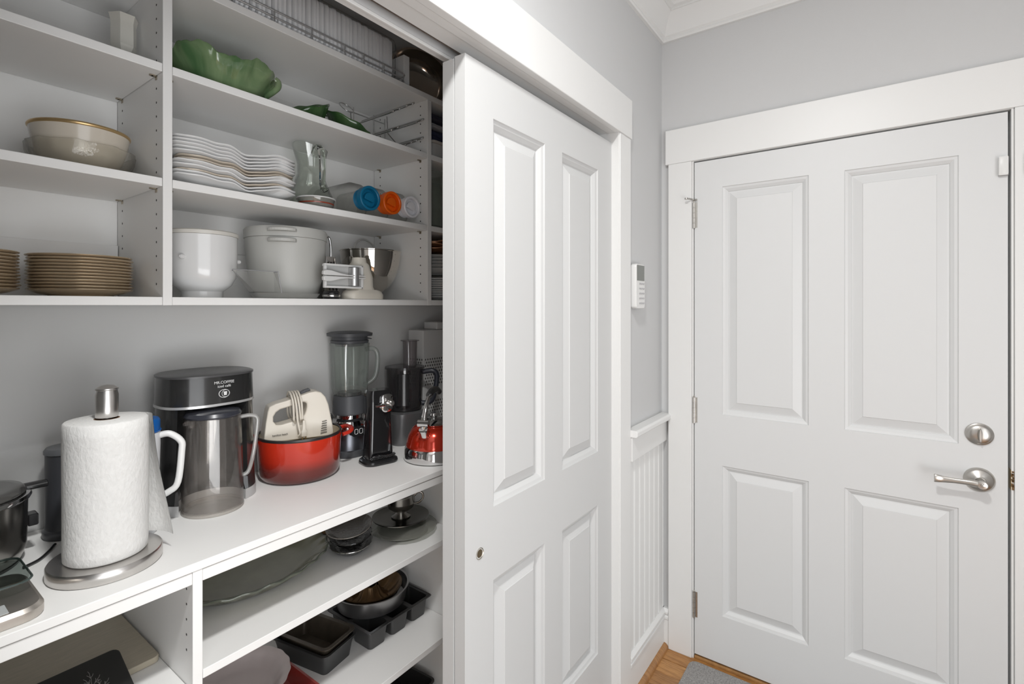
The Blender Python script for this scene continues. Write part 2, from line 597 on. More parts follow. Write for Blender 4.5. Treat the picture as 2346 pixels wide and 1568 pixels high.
# ------------------------------------------------------------------ panelled doors
def panel_slab(name, w_, h_, t_, panels, m, ox=0.0):
    """front face at y=0 looking towards -y; panels (x0,x1,z0,z1); returns slab with raised panels as children"""
    xs = sorted({0.0, w_} | {p[0] for p in panels} | {p[1] for p in panels})
    zs = sorted({0.0, h_} | {p[2] for p in panels} | {p[3] for p in panels})
    b = MB()
    def inside(xa, za):
        return any(p[0] < xa < p[1] and p[2] < za < p[3] for p in panels)
    for i in range(len(xs) - 1):
        for k_ in range(len(zs) - 1):
            if not inside((xs[i] + xs[i + 1]) / 2, (zs[k_] + zs[k_ + 1]) / 2):
                b.add([(xs[i], 0, zs[k_]), (xs[i + 1], 0, zs[k_]), (xs[i + 1], 0, zs[k_ + 1]), (xs[i], 0, zs[k_ + 1])], [(0, 1, 2, 3)])
    for (x0, x1, z0, z1) in panels:
        rings = []
        for (ins, dep) in ((0, 0), (0.002, 0.004), (0.010, 0.0065), (0.019, 0.0140), (0.021, 0.0175), (0.024, 0.0175)):
            rings.append([(x0 + ins, dep, z0 + ins), (x1 - ins, dep, z0 + ins), (x1 - ins, dep, z1 - ins), (x0 + ins, dep, z1 - ins)])
        b.loft(rings, False, True)
    # sides and back
    b.add([(0, 0, 0), (w_, 0, 0), (w_, t_, 0), (0, t_, 0), (0, 0, h_), (w_, 0, h_), (w_, t_, h_), (0, t_, h_)], [(0, 1, 2, 3), (4, 7, 6, 5), (3, 2, 6, 7), (0, 3, 7, 4), (1, 5, 6, 2)])
    me = bpy.data.meshes.new(name)
    me.from_pydata(b.v, [], b.f)
    bm = bmesh.new(); bm.from_mesh(me)
    bmesh.ops.remove_doubles(bm, verts=bm.verts, dist=1e-6)
    bmesh.ops.recalc_face_normals(bm, faces=bm.faces)
    bm.to_mesh(me); bm.free()
    me.materials.append(m)
    slab = bpy.data.objects.new(name, me)
    COL.objects.link(slab)
    slab['kind'] = 'structure'
    for (x0, x1, z0, z1) in panels:
        q = MB()
        rings = []
        for (ins, dep) in ((0.0235, 0.0185), (0.0235, 0.0170), (0.026, 0.0164), (0.052, 0.0060), (0.0535, 0.0040)):
            rings.append([(x0 + ins, dep, z0 + ins), (x1 - ins, dep, z0 + ins), (x1 - ins, dep, z1 - ins), (x0 + ins, dep, z1 - ins)])
        q.loft(rings)
        q.build('panel', m, slab)
    return slab

# sliding pantry doors, both pushed to the right
DT = 0.031
PX = [(0.105, 0.342), (0.439, 0.678)]
bypass = [(a, b, 0.26, 0.765) for (a, b) in PX] + [(a, b, 0.945, 1.899) for (a, b) in PX]
door_2 = panel_slab('door_2', 0.786, 2.018, DT, bypass, DOORP_DIM)
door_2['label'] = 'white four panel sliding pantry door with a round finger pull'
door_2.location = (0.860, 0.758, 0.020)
door_3 = panel_slab('door_3', 0.786, 2.014, DT + 0.003, bypass, DOORP_DIM)
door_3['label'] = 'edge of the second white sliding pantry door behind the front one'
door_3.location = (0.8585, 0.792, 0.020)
fp = MB()
fp.lathe([(0.0, 0.004), (0.009, 0.004), (0.0105, 0.001), (0.0135, -0.0012), (0.0135, 0.0), (0.011, 0.006), (0.0, 0.006)], 28)
fp.xf(Matrix.Translation((0.053, 0, 0.851)) @ Matrix.Rotation(-PI / 2, 4, 'X'))
fpo = fp.build('finger_pull', mat('aged nickel', (0.42, 0.38, 0.30), 0.3, 1.0), door_2, smooth=30)
MB().lathe([(0.0, -0.0002), (0.0098, -0.0002), (0.0098, 0.0035), (0.0, 0.0035)], 28).xf(Matrix.Translation((0.053, 0, 0.851)) @ Matrix.Rotation(-PI / 2, 4, 'X')).build('pull_cup', mat('dull bronze', (0.16, 0.125, 0.075), 0.4, 0.7), fpo, smooth=30)

# entry door
EW, EH = 0.931, 2.030
ent = []
for (y0, y1) in ((0.603 - 0.4946, 0.603 - 0.1953), (0.603 - 0.0862, 0.603 + 0.216)):
    ent.append((y0, y1, 1.0, 1.917))
    ent.append((y0, y1, 0.192, 0.796))
door_1 = panel_slab('door_1', EW, EH, 0.044, ent, DOORP)
door_1['label'] = 'white four panel entry door with lever handle and deadbolt'
door_1.location = (2.116, 0.6035, 0.020)
door_1.rotation_euler = (0, 0, -PI / 2)
def on_door(b):      # parts modelled along -y (towards the room) in the door's own axes
    return b
for hz in (1.8145, 1.01, 0.206):
    hg = MB()
    for i in range(5):
        hg.lathe([(0, 0), (0.0058, 0), (0.0058, 0.0205), (0, 0.0205)], 12, (-0.0015, -0.0035, hz - 0.056 + i * 0.0212))
    hg.lathe([(0, 0), (0.0035, 0.0), (0.0045, 0.004), (0, 0.008)], 10, (-0.0015, -0.0035, hz + 0.050))
    hb = hg.build('hinge', NICKEL, door_1, smooth=40)
    box('hinge_leaf', -0.0030, 0.012, -0.0012, 0.001, hz - 0.054, hz + 0.050, NICKEL, hb, bev=0.0003)
    if hz > 1.7:
        ds = MB()
        ds.tube([(-0.0015, -0.0035, hz + 0.055), (-0.0015, -0.010, hz + 0.062), (-0.012, -0.024, hz + 0.064), (-0.022, -0.034, hz + 0.064)], 0.003, 8)
        ds.lathe([(0, 0), (0.007, 0), (0.007, 0.006), (0, 0.006)], 12, (-0.023, -0.035, hz + 0.061))
        ds.tube([(0.004, -0.008, hz + 0.060), (0.012, -0.012, hz + 0.060)], 0.004, 8)
        ds.build('door_stop', NICKEL, hb, smooth=40)
# deadbolt with a thumb turn
zx = 0.603 + 0.264
RX = Matrix.Rotation(PI / 2, 4, 'X')         # lathe axis z -> -y
def hw(prof, x, z, n=36):
    return MB().lathe(prof, n).xf(Matrix.Translation((x, 0, z)) @ RX)
db = hw([(0.0, 0.014), (0.010, 0.0145), (0.024, 0.012), (0.028, 0.009), (0.030, 0.007), (0.0335, 0.005), (0.0345, 0.0), (0.0, -0.001)], zx, 1.0386).build('deadbolt_plate', NICKEL, door_1, smooth=35)
tt = MB()
ring = []
tt.loft([[(zx + 0.0045 * math.cos(a) * s_, -y, 1.0386 + (0.019 + 0.007 * q) * math.sin(a) * s2) for a in [2 * PI * i / 20 for i in range(20)]] for (y, s_, s2, q) in ((0.010, 1.6, 1.0, 0), (0.018, 1.1, 1.0, 0.3), (0.026, 0.9, 0.95, 0.4), (0.029, 0.5, 0.85, 0.3))])
tt.build('thumb_turn', NICKEL, db, smooth=50)
# lever
ro = hw([(0.0, 0.020), (0.012, 0.020), (0.016, 0.017), (0.030, 0.012), (0.036, 0.006), (0.038, 0.0), (0.0, -0.001)], zx, 0.896).build('lever_rosette', NICKEL, door_1, smooth=35)
lv = MB()
lv.lathe([(0.0115, 0.010), (0.0105, 0.045), (0.0125, 0.052), (0.013, 0.060), (0.011, 0.0635), (0.0, 0.065)], 24)
lv.lathe([(0.005, 0.0652), (0.0045, 0.068), (0.0, 0.069)], 16)
lv.xf(Matrix.Translation((zx, 0, 0.896)) @ RX)
rings = []
for (t_, hh, th, zz) in ((0.0, 0.008, 0.007, 0), (0.018, 0.0105, 0.008, 0.001), (0.035, 0.0085, 0.006, 0.001), (0.060, 0.0078, 0.0045, 0.0), (0.088, 0.0098, 0.004, -0.001), (0.098, 0.0112, 0.004, -0.001), (0.1005, 0.0118, 0.0055, -0.001), (0.110, 0.0128, 0.0055, -0.001), (0.112, 0.0125, 0.003, -0.001)):
    rings.append([(zx - t_, -0.056 + th * math.cos(a), 0.896 + zz + hh * math.sin(a)) for a in [2 * PI * i / 18 for i in range(18)]])
lv.loft(rings)
lv.build('lever_handle', NICKEL, ro, smooth=40)
# alarm contacts
cs = thing('contact_sensor', 'small white alarm sensor stuck on the top corner of the entry door', 'sensor', (2.116, -0.3165, 1.885))
MB().loft([[(-0.001 - d_, y * s_, z * s_) for (y, z, _) in [(p[0], p[1], 0) for p in rrect(0.022, 0.058, 0.004, 4)]] for (d_, s_) in ((0, 1), (0.011, 1), (0.013, 0.88))]).build('sensor_body', WHITEPL, cs, smooth=40)
box('sensor_seam', -0.0125, -0.001, -0.0113, 0.0113, -0.0292, -0.0284, mat('seam grey', (0.45, 0.45, 0.45), 0.6), cs, bev=0)
cs = thing('magnet_sensor', 'white alarm magnet block on the casing right of the entry door', 'sensor', (2.106, -0.3800, 1.879))
MB().loft([[(-0.001 - d_, y * s_, z * s_) for (y, z, _) in [(p[0], p[1], 0) for p in rrect(0.030, 0.064, 0.004, 4)]] for (d_, s_) in ((0, 1), (0.013, 1), (0.015, 0.88))]).build('sensor_body', WHITEPL, cs, smooth=40)
box('indicator', -0.0165, -0.0155, 0.0075, 0.0095, 0.004, 0.012, mat('indicator grey', (0.2, 0.2, 0.2), 0.5), cs, bev=0)

# alarm keypad on the pantry wall
kp = thing('alarm_keypad', 'white alarm keypad with grey screen on the wall beside the pantry casing', 'keypad', (1.813, YW, 1.532))
MB().loft([[(p[0] * s_, -d_, p[1] * s2) for p in rrect(0.086, 0.168, 0.012, 5)] for (d_, s_, s2) in ((0.0, 0.97, 0.96), (0.010, 0.98, 0.97), (0.0105, 1, 1), (0.026, 1, 1), (0.029, 0.96, 0.98))]).build('keypad_body', WHITEPL, kp, smooth=35)
MB().loft([[(p[0], -0.0288 - d_, 0.050 + p[1]) for p in rrect(0.072, 0.058, 0.002, 3)] for d_ in (0, 0.0012)]).build('screen', mat('keypad screen', (0.17, 0.18, 0.165), 0.15), kp)
KEYM = mat('keypad key', (0.40, 0.40, 0.41), 0.5)
kb = None
for r_ in range(5):
    for c_ in range(3):
        if kb is None:
            kb = MB().loft([[(p[0] * s_, -0.0288 - d_, p[1] * s_) for p in rrect(0.011, 0.0065, 0.0025, 3)] for (d_, s_) in ((0, 1), (0.0020, 0.92))]).build('key', KEYM, kp)
            q = kb
        else:
            q = kb.copy(); COL.objects.link(q)
        q.location = (-0.008 + 0.018 * c_, 0, 0.010 - 0.0185 * r_)

# entry mat
RUG = wave_mat('grey felt', (0.20, 0.195, 0.19), (0.46, 0.45, 0.44), 260, 1.0, 0.95, bump=0.8)
rg = MB()
rg.loft([[(0.98 + p[0], 0.03 + p[1], z) for p in rrect(2.22 - i_, 1.16 - i_, 0.03, 5)] for (z, i_) in ((0.0005, 0), (0.007, 0), (0.009, 0.006))])
rugo = rg.build('entry_mat', RUG, None, smooth=30)
tag(rugo, 'grey flecked felt mat lying before the entry door', 'mat')

# ceiling lamp (above the photographer)
cl = thing('ceiling_lamp', 'round flush ceiling lamp lighting the hall', 'lamp', (LAMP[0], LAMP[1], CEIL))
MB().lathe([(0.0, 0.0), (0.13, 0.0), (0.13, -0.018), (0.115, -0.024), (0.112, -0.010), (0.0, -0.010)], 40).build('lamp_rim', NICKEL, cl, smooth=30)
ll = bpy.data.lights.new('ceiling_lamp_light', 'AREA')
ll.shape = 'DISK'; ll.size = 0.16; ll.energy = CEILING_LAMP; ll.color = (0.995, 0.995, 0.98)
lo = bpy.data.objects.new('ceiling_lamp_light', ll); COL.objects.link(lo); lo.location = (LAMP[0], LAMP[1], CEIL - 0.03)

# ------------------------------------------------------------------ shelving
W = 0.926
U0, U1, U2, U3 = 1.479, 1.747, 2.005, 2.218
S1, S2, S1L, S3 = 0.695, 0.3765, 0.663, 0.100
UF, UB = 1.295, 1.592
LF = 1.140
D1, D2 = (0.447, 0.466), (1.269, 1.288)
XL, XR = -0.345, 1.795
upper = thing('hanging_shelf_unit', 'white melamine wall shelves with three bays mounted above the worktop', 'shelves', (0, 0, 1.46))
def up(o):
    return o
def ubox(name, x0, x1, y0, y1, z0, z1, parent=upper, m=MELA, bev=0.0012):
    return box(name, x0, x1, y0, y1, z0 - 1.46, z1 - 1.46, m, parent, bev)
bays = ((XL + 0.019, D1[0]), (D1[1], D2[0]), (D2[1], XR - 0.019))
for (a, b) in ((XL, XL + 0.019), D1, D2, (XR - 0.019, XR)):
    ubox('side_panel', a, b, UF, UB, 1.460, 2.198)
for (a, b) in bays:
    ubox('bottom_panel', a + 0.0004, b - 0.0004, UF + 0.0006, UB, 1.4604, U0)
    for z in (U1, U2):
        ubox('shelf', a + 0.0008, b - 0.0008, UF + 0.0006, UB - 0.001, z - 0.019, z)
    ubox('back_panel', a + 0.0004, b - 0.0004, UB, UB + 0.006, 1.4604, 2.198, bev=0)
    for z in (U0, U2):
        ubox('hanging_cleat', a + 0.002, b - 0.002, UB - 0.012, UB - 0.0005, z + 0.0005, z + 0.135, bev=0.0008)
ubox('top_panel', XL, XR, UF + 0.0003, UB + 0.006, 2.1985, U3)
def holes(name, xs_, ys_, z0, z1, parent, zoff, skip=()):
    b = MB()
    for (x, sg) in xs_:
        for y in ys_:
            z = z0
            while z < z1:
                if not any(abs(z - s_) < 0.022 for s_ in skip):
                    b.loft([[(x + sg * 0.0003, y + 0.0027 * math.cos(a), z - zoff + 0.0027 * math.sin(a)) for a in [2 * PI * i / 8 for i in range(8)]], [(x - sg * 0.004, y + 0.0027 * math.cos(a), z - zoff + 0.0027 * math.sin(a)) for a in [2 * PI * i / 8 for i in range(8)]]])
                z += 0.032
    o = b.build(name, DARKHOLE, parent)
    o['kind'] = 'stuff'
holes('pin_holes', ((D1[0], -1), (D2[0], -1)), (UF + 0.037, UB - 0.037), U0 + 0.030, 2.19, upper, 1.46, (U1 - 0.01, U2 - 0.01))
PIN = mat('shelf pin metal', (0.42, 0.37, 0.29), 0.35, 1.0)
pinm = None
for (x, sg) in ((D1[0], -1), (D2[0], -1), (D1[1], 1)):
    for z in (U1 - 0.019, U2 - 0.019):
        for y in (UF + 0.037, UB - 0.037):
            q = MB()
            q.box(0, 0.010 * 1, -0.0045, 0.0045, -0.0028, -0.0002)
            q.lathe([(0, 0), (0.0045, 0), (0.0045, 0.0025), (0, 0.0025)], 10, (0.010, 0, -0.0028))
            q.box(-0.001, 0.0015, -0.0045, 0.0045, -0.009, -0.0002)
            o = q.build('shelf_pin', PIN, upper)
            o.location = (x, y, z - 1.46)
            o.scale = (sg * 1.0, 1, 1)
lower = thing('base_shelf_unit', 'white melamine base shelves under the worktop', 'shelves', (0, 0, 0))
for (a, b) in ((XL, XL + 0.019), D1, D2, (XR - 0.019, XR)):
    box('side_panel', a, b, LF, BACK - 0.002, 0.0, 0.9075, MELA, lower)
for i, (a, b) in enumerate(bays):
    box('top_rail', a + 0.0004, b - 0.0004, LF + 0.0006, BACK - 0.004, 0.882, 0.9065, MELA, lower)
    for z in ((S1L, 0.35, S3) if i == 0 else (S1, S2, S3)):
        box('shelf', a + 0.0008, b - 0.0008, LF + 0.0006, BACK - 0.008, z - 0.019, z, MELA, lower)
    box('back_panel', a + 0.0004, b - 0.0004, BACK - 0.008, BACK - 0.002, 0.05, 0.88, MELA, lower, bev=0)
    box('kick_board', a + 0.0004, b - 0.0004, LF + 0.05, LF + 0.068, 0.0, S3 - 0.0195, MELA, lower)
holes('pin_holes', ((D1[0], -1), (D2[0], -1)), (LF + 0.030, BACK - 0.05), 0.16, 0.875, lower, 0, (S1 - 0.01, S2 - 0.01))
wt = box('worktop', XL, XR, LF - 0.002, BACK - 0.001, 0.9083, W, MELA, None, 0.0015)
tag(wt, 'long white worktop carrying the small appliances', 'worktop')

# ------------------------------------------------------------------ things: upper left bay
GLASS = thin_glass('clear glass', (0.90, 0.92, 0.91), 1.5)
GLASSG = thin_glass('greenish glass', (0.95, 0.965, 0.945), 1.5, body=0.03, bodycol=(0.7, 0.72, 0.7))
PLASTC = thin_glass('clear plastic', (0.95, 0.95, 0.94), 1.45, 0.06, body=0.08, bodycol=(0.80, 0.80, 0.78))
SMOKE = thin_glass('smoky plastic', (0.975, 0.965, 0.955), 1.36, 0.04, body=0.03, bodycol=(0.62, 0.58, 0.55))
GOLD = mat('worn gold', (0.62, 0.44, 0.22), 0.3, 0.8)
CREAMC = mat('cream china', (0.66, 0.60, 0.51), 0.2, coat=0.4)
TAN = mat('beige stoneware', (0.50, 0.43, 0.33), 0.3, coat=0.3)

fc = thing('footed_cup', 'small off-white faceted footed cup on the upper left shelf', 'cup', (0.412, 1.425, U2))
IVORY = mat('ivory ceramic', (0.66, 0.645, 0.59), 0.25, coat=0.3)
MB().lathe([(0.0, 0.0), (0.024, 0.0), (0.022, 0.006), (0.010, 0.014), (0.009, 0.028), (0.0, 0.030)], 24).build('foot', IVORY, fc, smooth=40)
MB().lathe([(0.0, 0.0285), (0.010, 0.029), (0.024, 0.055), (0.0255, 0.060), (0.025, 0.112), (0.029, 0.130), (0.026, 0.130), (0.022, 0.110), (0.0, 0.060)], 6).build('cup_body', IVORY, fc, bevel=0.002)

gb = thing('glass_bowl', 'pressed glass bowl with leaf relief under the cream bowl', 'bowl', (0.342, 1.447, U1))
def leaf(a, r, z):
    return (1 + 0.016 * math.sin(9 * a + 40 * z) + 0.012 * math.sin(17 * a - 60 * z), (0.0015 * math.sin(9 * a) if z > 0.05 else 0))
MB().lathe([(0.0, 0.0), (0.055, 0.0), (0.072, 0.006), (0.088, 0.025), (0.094, 0.045), (0.0965, 0.062), (0.093, 0.062), (0.0905, 0.045), (0.084, 0.027), (0.070, 0.010), (0.054, 0.005), (0.0, 0.005)], 72, fn=leaf).build('bowl_wall', thin_glass('pressed glass', (0.95, 0.94, 0.91), 1.28, 0.05, body=0.12, bodycol=(0.66, 0.63, 0.58), bump=0.6, bscale=70), gb, smooth=60)
cb = thing('cream_bowl', 'cream china bowl with worn gold rim nested in a glass bowl', 'bowl', (0.339, 1.4455, U1 + 0.0075))
MB().lathe([(0.0, 0.0), (0.050, 0.0), (0.062, 0.010), (0.075, 0.035), (0.0825, 0.060), (0.0875, 0.088), (0.0845, 0.088), (0.0795, 0.060), (0.071, 0.035), (0.058, 0.014), (0.048, 0.005), (0.0, 0.005)], 56).build('bowl_wall', CREAMC, cb, smooth=50)
MB().lathe([(0.0874, 0.088), (0.0895, 0.090), (0.0900, 0.093), (0.0885, 0.0955), (0.0855, 0.0955), (0.0845, 0.088)], 56).build('rim', GOLD, cb, smooth=60)

# gold-edged plates, two stacks
GPL = mat('gold-edged china', (0.60, 0.48, 0.33), 0.24, 0.55, coat=0.3)
plate0 = None
def plate_mesh(r, m, h=0.015, name='plate_body'):
    b = MB()
    b.lathe([(0.0, 0.0), (r * 0.60, 0.0), (r * 0.62, 0.003), (r * 0.80, 0.006), (r * 0.985, h - 0.002), (r, h - 0.0005), (r * 0.995, h + 0.001), (r * 0.97, h + 0.001), (r * 0.80, 0.009), (r * 0.62, 0.0055), (r * 0.58, 0.0042), (0.0, 0.0042)], 56)
    return b
def stack(name, label, cat, cx, cy, z0, r, nn, pitch, m, group, jit=0.0015, body='plate_body', h=0.015):
    base = None
    for i in range(nn):
        t = thing(name, label % nth(i, nn), cat, (cx + random.uniform(-jit, jit), cy + random.uniform(-jit, jit), z0 + i * pitch), random.uniform(0, 6), group)
        if base is None:
            base = plate_mesh(r, m, h).build(body, m, t, smooth=50)
        else:
            q = base.copy(); COL.objects.link(q); q.parent = t
stack('dinner_plate', 'gold-rimmed cream plate, %s in the stack nearest the divider', 'plate', 0.340, 1.445, U0, 0.0925, 12, 0.0067, GPL, 'gold-rimmed plates by the divider')
stack('dinner_plate', 'gold-rimmed cream plate, %s in the stack at the left picture edge', 'plate', 0.146, 1.440, U0, 0.0925, 12, 0.0067, GPL, 'gold-rimmed plates at the left edge')

# ------------------------------------------------------------------ middle bay, plates shelf
def wavy_plate(wd, dp, th=0.0036, ph=0.0, k=1.0):
    b = MB()
    N_ = 120
    def ring(s_, zf, off):
        out = []
        for j_ in range(N_):
            a = 2 * PI * j_ / N_
            ca, sa = math.cos(a), math.sin(a)
            e = 5.0
            rr = (1.0 + 0.05 * abs(math.sin(2 * a)) ** 6) / ((abs(ca) ** e + abs(sa) ** e) ** (1 / e))
            wave = math.sin(10 * a + 0.6 + ph) * 0.55 + math.sin(6 * a + 1.1 - ph) * 0.6 + 0.3 * math.sin(17 * a + 3 * ph)
            x, y = wd / 2 * rr * ca * s_ * (1 + 0.012 * zf * wave), dp / 2 * rr * sa * s_ * (1 + 0.012 * zf * wave)
            corner = abs(math.sin(2 * a)) ** 3
            z = k * zf * (0.012 + 0.010 * corner + 0.0055 * wave) + off
            out.append((x, y, z))
        return out
    lv_ = [(0.05, 0.0), (0.55, 0.0), (0.68, 0.12), (0.84, 0.45), (1.0, 1.0)]
    b.loft([ring(s_, z_, 0.0) for (s_, z_) in lv_] + [ring(s_, z_, th) for (s_, z_) in reversed(lv_)])
    return b
WPLATE = mat('white glazed plate', (0.76, 0.76, 0.755), 0.2, coat=0.4)
seq = 'WWBWWBBWWWWW'
meshes = {}
for i, ch in enumerate(seq):
    big = ch == 'W'
    if big:
        lab = 'white wavy-edged square platter, %s of the tall mixed stack' % nth(i, len(seq))
    else:
        lab = 'beige plate between white platters, %s of the tall mixed stack' % nth(i, len(seq))
    wd = 0.312 if big else 0.286
    t = thing('square_platter' if big else 'beige_plate', lab, 'plate', (0.633 + random.uniform(-0.004, 0.004), 1.438 + random.uniform(-0.003, 0.003), U1 + 0.0005 + i * 0.0082), random.uniform(-0.012, 0.012), 'stack of wavy platters')
    ch = ch + str(i % 4)
    if ch not in meshes:
        meshes[ch] = wavy_plate(wd + 0.004 * (i % 3 - 1), 0.268 if big else 0.264, ph=0.05 * (i % 4), k=1.0 if big else 0.86).build('plate_body', WPLATE if big else mat('beige silver-edged plate', (0.60, 0.53, 0.44), 0.2, 0.15, coat=0.4), t, smooth=60)
    else:
        q = meshes[ch].copy(); COL.objects.link(q); q.parent = t

# glass pitcher with a thick looped handle
SG = solid_glass('thick glass', (0.90, 0.93, 0.89))
gp = thing('glass_pitcher', 'clear blown glass pitcher with thick loop handle beside the platters', 'pitcher', (0.925, 1.478, U1))
def spout(a, r, z):
    k_ = max(0.0, math.cos(a - math.radians(200)))
    return (1 + (0.25 * k_ ** 4 if z > 0.19 else 0.10 * k_ ** 4 if z > 0.17 else 0), (0.012 * k_ ** 3 if z > 0.19 else 0))
MB().lathe([(0.0, 0.0), (0.058, 0.0), (0.068, 0.010), (0.070, 0.040), (0.066, 0.068), (0.050, 0.105), (0.040, 0.135), (0.040, 0.165), (0.046, 0.190), (0.052, 0.214), (0.0495, 0.214), (0.043, 0.190), (0.0365, 0.165), (0.0365, 0.135), (0.046, 0.105), (0.062, 0.068), (0.066, 0.040), (0.064, 0.014), (0.0, 0.010)], 48, fn=spout).build('pitcher_wall', GLASSG, gp, smooth=60)
HD = (-0.30, -0.954)
hp = smooth_path([(HD[0] * r + 0.004 * k_, HD[1] * r, z) for k_, (r, z) in enumerate(((0.036, 0.188), (0.060, 0.208), (0.082, 0.204), (0.090, 0.178), (0.084, 0.142), (0.070, 0.112), (0.058, 0.094), (0.062, 0.078), (0.074, 0.080)))], 6)
MB().tube(hp, [0.0125 - 0.004 * (i / len(hp)) for i in range(len(hp))], 14, flat=0.7).build('handle', SG, gp, smooth=60)
rd = thing('glass_dish', 'shallow glass dish with a red line beside the white platters', 'dish', (0.862, 1.349, U1))
MB().lathe([(0.0, 0.0), (0.040, 0.0), (0.047, 0.006), (0.053, 0.026), (0.0555, 0.027), (0.0555, 0.029), (0.052, 0.029), (0.0445, 0.008), (0.038, 0.004), (0.0, 0.004)], 48).build('dish_wall', thin_glass('dish glass', (0.80, 0.80, 0.77), 1.5, body=0.18, bodycol=(0.6, 0.58, 0.54)), rd, smooth=50)
MB().lathe([(0.0488, 0.0115), (0.0500, 0.0115), (0.0508, 0.0148), (0.0496, 0.0148)], 48).build('red_band', mat('oxblood glaze', (0.28, 0.045, 0.02), 0.25), rd, smooth=50)
MB().lathe([(0.0535, 0.0262), (0.0562, 0.0268), (0.0562, 0.0296), (0.0535, 0.0294)], 48).build('rim', mat('white glass rim', (0.7, 0.7, 0.69), 0.2), rd, smooth=50)

# three clear jugs lying with their screw caps to the front
def jug(x, capcol, label, capname, L=0.20, bw=0.082, bh=0.118, rcap=0.0395):
    t = thing('plastic_jug', label, 'jug', (x, 1.318, U1 + bh / 2), 0, 'clear jugs lying on the shelf')
    b = MB()
    rings = []
    for (y, w_, h_, r_) in ((0.034, 0.064, 0.064, 0.0318), (0.050, 0.066, 0.066, 0.0328), (0.068, bw * 0.94, bh * 0.92, 0.030), (0.078, bw, bh, 0.024), (L + 0.05, bw, bh, 0.024), (L + 0.058, bw * 0.95, bh * 0.95, 0.022)):
        rings.append([(p[0], y, p[1]) for p in rrect(w_, h_, r_, 6)])
    b.loft(rings, False, True)
    b.build('jug_wall', PLASTC, t, smooth=40)
    cm = mat('cap ' + capname, capcol, 0.4)
    c_ = MB().lathe([(0.031, -0.046), (0.0325, -0.046), (0.0325, -0.022), (rcap, -0.020), (rcap, 0.0), (rcap - 0.0015, 0.0015), (rcap - 0.006, 0.0015), (rcap - 0.0085, -0.001), (rcap - 0.0085, -0.017), (0.0, -0.017)], 40)
    for k_ in range(4):
        c_.lathe([(0.0325, -0.045 + 0.006 * k_), (0.0338, -0.0435 + 0.006 * k_), (0.0325, -0.042 + 0.006 * k_)], 40)
    cap = c_.xf(Matrix.Rotation(PI / 2, 4, 'X')).build('screw_cap', cm, t, smooth=35)
    g = MB()
    pts = [(0.0185 * math.cos(a), 0.0185 * math.sin(a)) for a in [math.radians(-40 + 230 * i / 18) for i in range(19)]]
    g.prism(pts, 0.003, 0.0125, 'y')
    g.build('cap_grip', cm, cap, bevel=0.0015)
    return t
jug(1.036, (0.005, 0.16, 0.31), 'clear plastic jug lying down with a blue screw cap', 'blue')
jug(1.128, (0.85, 0.13, 0.004), 'clear plastic jug lying down with an orange screw cap', 'orange', rcap=0.0385)
jug(1.216, (0.85, 0.85, 0.88), 'clear plastic jug lying down with a white screw cap', 'white', rcap=0.0375)

# ------------------------------------------------------------------ middle bay, green leaf ware and wire rack
def green_mat(name, a, b_):
    m = wave_mat(name, a, b_, 13, 0.8, 0.16, bump=0.12, coat=0.6, stretch=(1, 1, 0.35))
    return m
GREEN = green_mat('green majolica', (0.07, 0.15, 0.06), (0.25, 0.34, 0.18))
GREEN2 = green_mat('dark green majolica', (0.012, 0.05, 0.015), (0.09, 0.17, 0.06))
lb = thing('leaf_bowl', 'large green ceramic cabbage leaf bowl with ruffled rim', 'bowl', (0.628, 1.428, U2), 0.10)
def cabbage(a, r, z):
    k_ = min(1, z / 0.085)
    return (1 + k_ * (0.035 * math.sin(5 * a + 0.5) + 0.015 * math.sin(11 * a)), k_ * k_ * (0.010 * math.sin(5 * a + 1.5) + 0.004 * math.sin(13 * a) + 0.002 * math.sin(31 * a)))
MB().lathe([(0.0, 0.0), (0.062, 0.0), (0.076, 0.010), (0.098, 0.034), (0.116, 0.062), (0.134, 0.088), (0.132, 0.092), (0.111, 0.065), (0.092, 0.042), (0.072, 0.018), (0.058, 0.007), (0.0, 0.007)], 110, sx=1.06, sy=0.92, fn=cabbage).build('bowl_wall', GREEN, lb, smooth=70)
cu_ = MB().tube(smooth_path([(0.094, -0.045, 0.040), (0.116, -0.052, 0.062), (0.131, -0.054, 0.080), (0.135, -0.050, 0.096), (0.127, -0.046, 0.102)], 5), 0.010, 10)
cu_.build('leaf_stem', GREEN, lb, smooth=60)
def leaf_dish(label, loc, rz, sx, sy, h):
    t = thing('leaf_dish', label, 'dish', loc, rz, 'small green leaf dishes')
    def fn(a, r, z):
        k_ = min(1, z / (h * 0.5))
        return (1 + k_ * 0.02 * math.sin(7 * a), k_ * (h * 0.35 * math.cos(a) + 0.002 * math.sin(7 * a)))
    MB().lathe([(0.0, 0.0), (0.5, 0.0), (0.75, h * 0.30), (0.95, h * 0.62), (1.0, h * 0.68), (0.98, h * 0.72), (0.73, h * 0.36), (0.48, h * 0.12), (0.0, h * 0.12)], 64, sx=sx, sy=sy, fn=fn).build('dish_wall', GREEN2, t, smooth=70)
    MB().tube(smooth_path([(sx * 0.90, 0, h * 0.9), (sx * 1.06, 0.006, h * 1.02), (sx * 1.16, 0.010, h * 0.98)], 5), 0.0045, 8).build('leaf_stem', GREEN2, t, smooth=60)
leaf_dish('dark green leaf dish right of the big cabbage leaf bowl', (0.874, 1.405, U2), 0.5, 0.070, 0.058, 0.092)
leaf_dish('dark green leaf dish touching the chrome wire rack', (1.022, 1.415, U2), 2.6, 0.072, 0.056, 0.082)
wr = thing('wire_rack', 'chrome wire rack with hairpin prongs beside the leaf dishes', 'rack', (1.19, 1.42, U2))
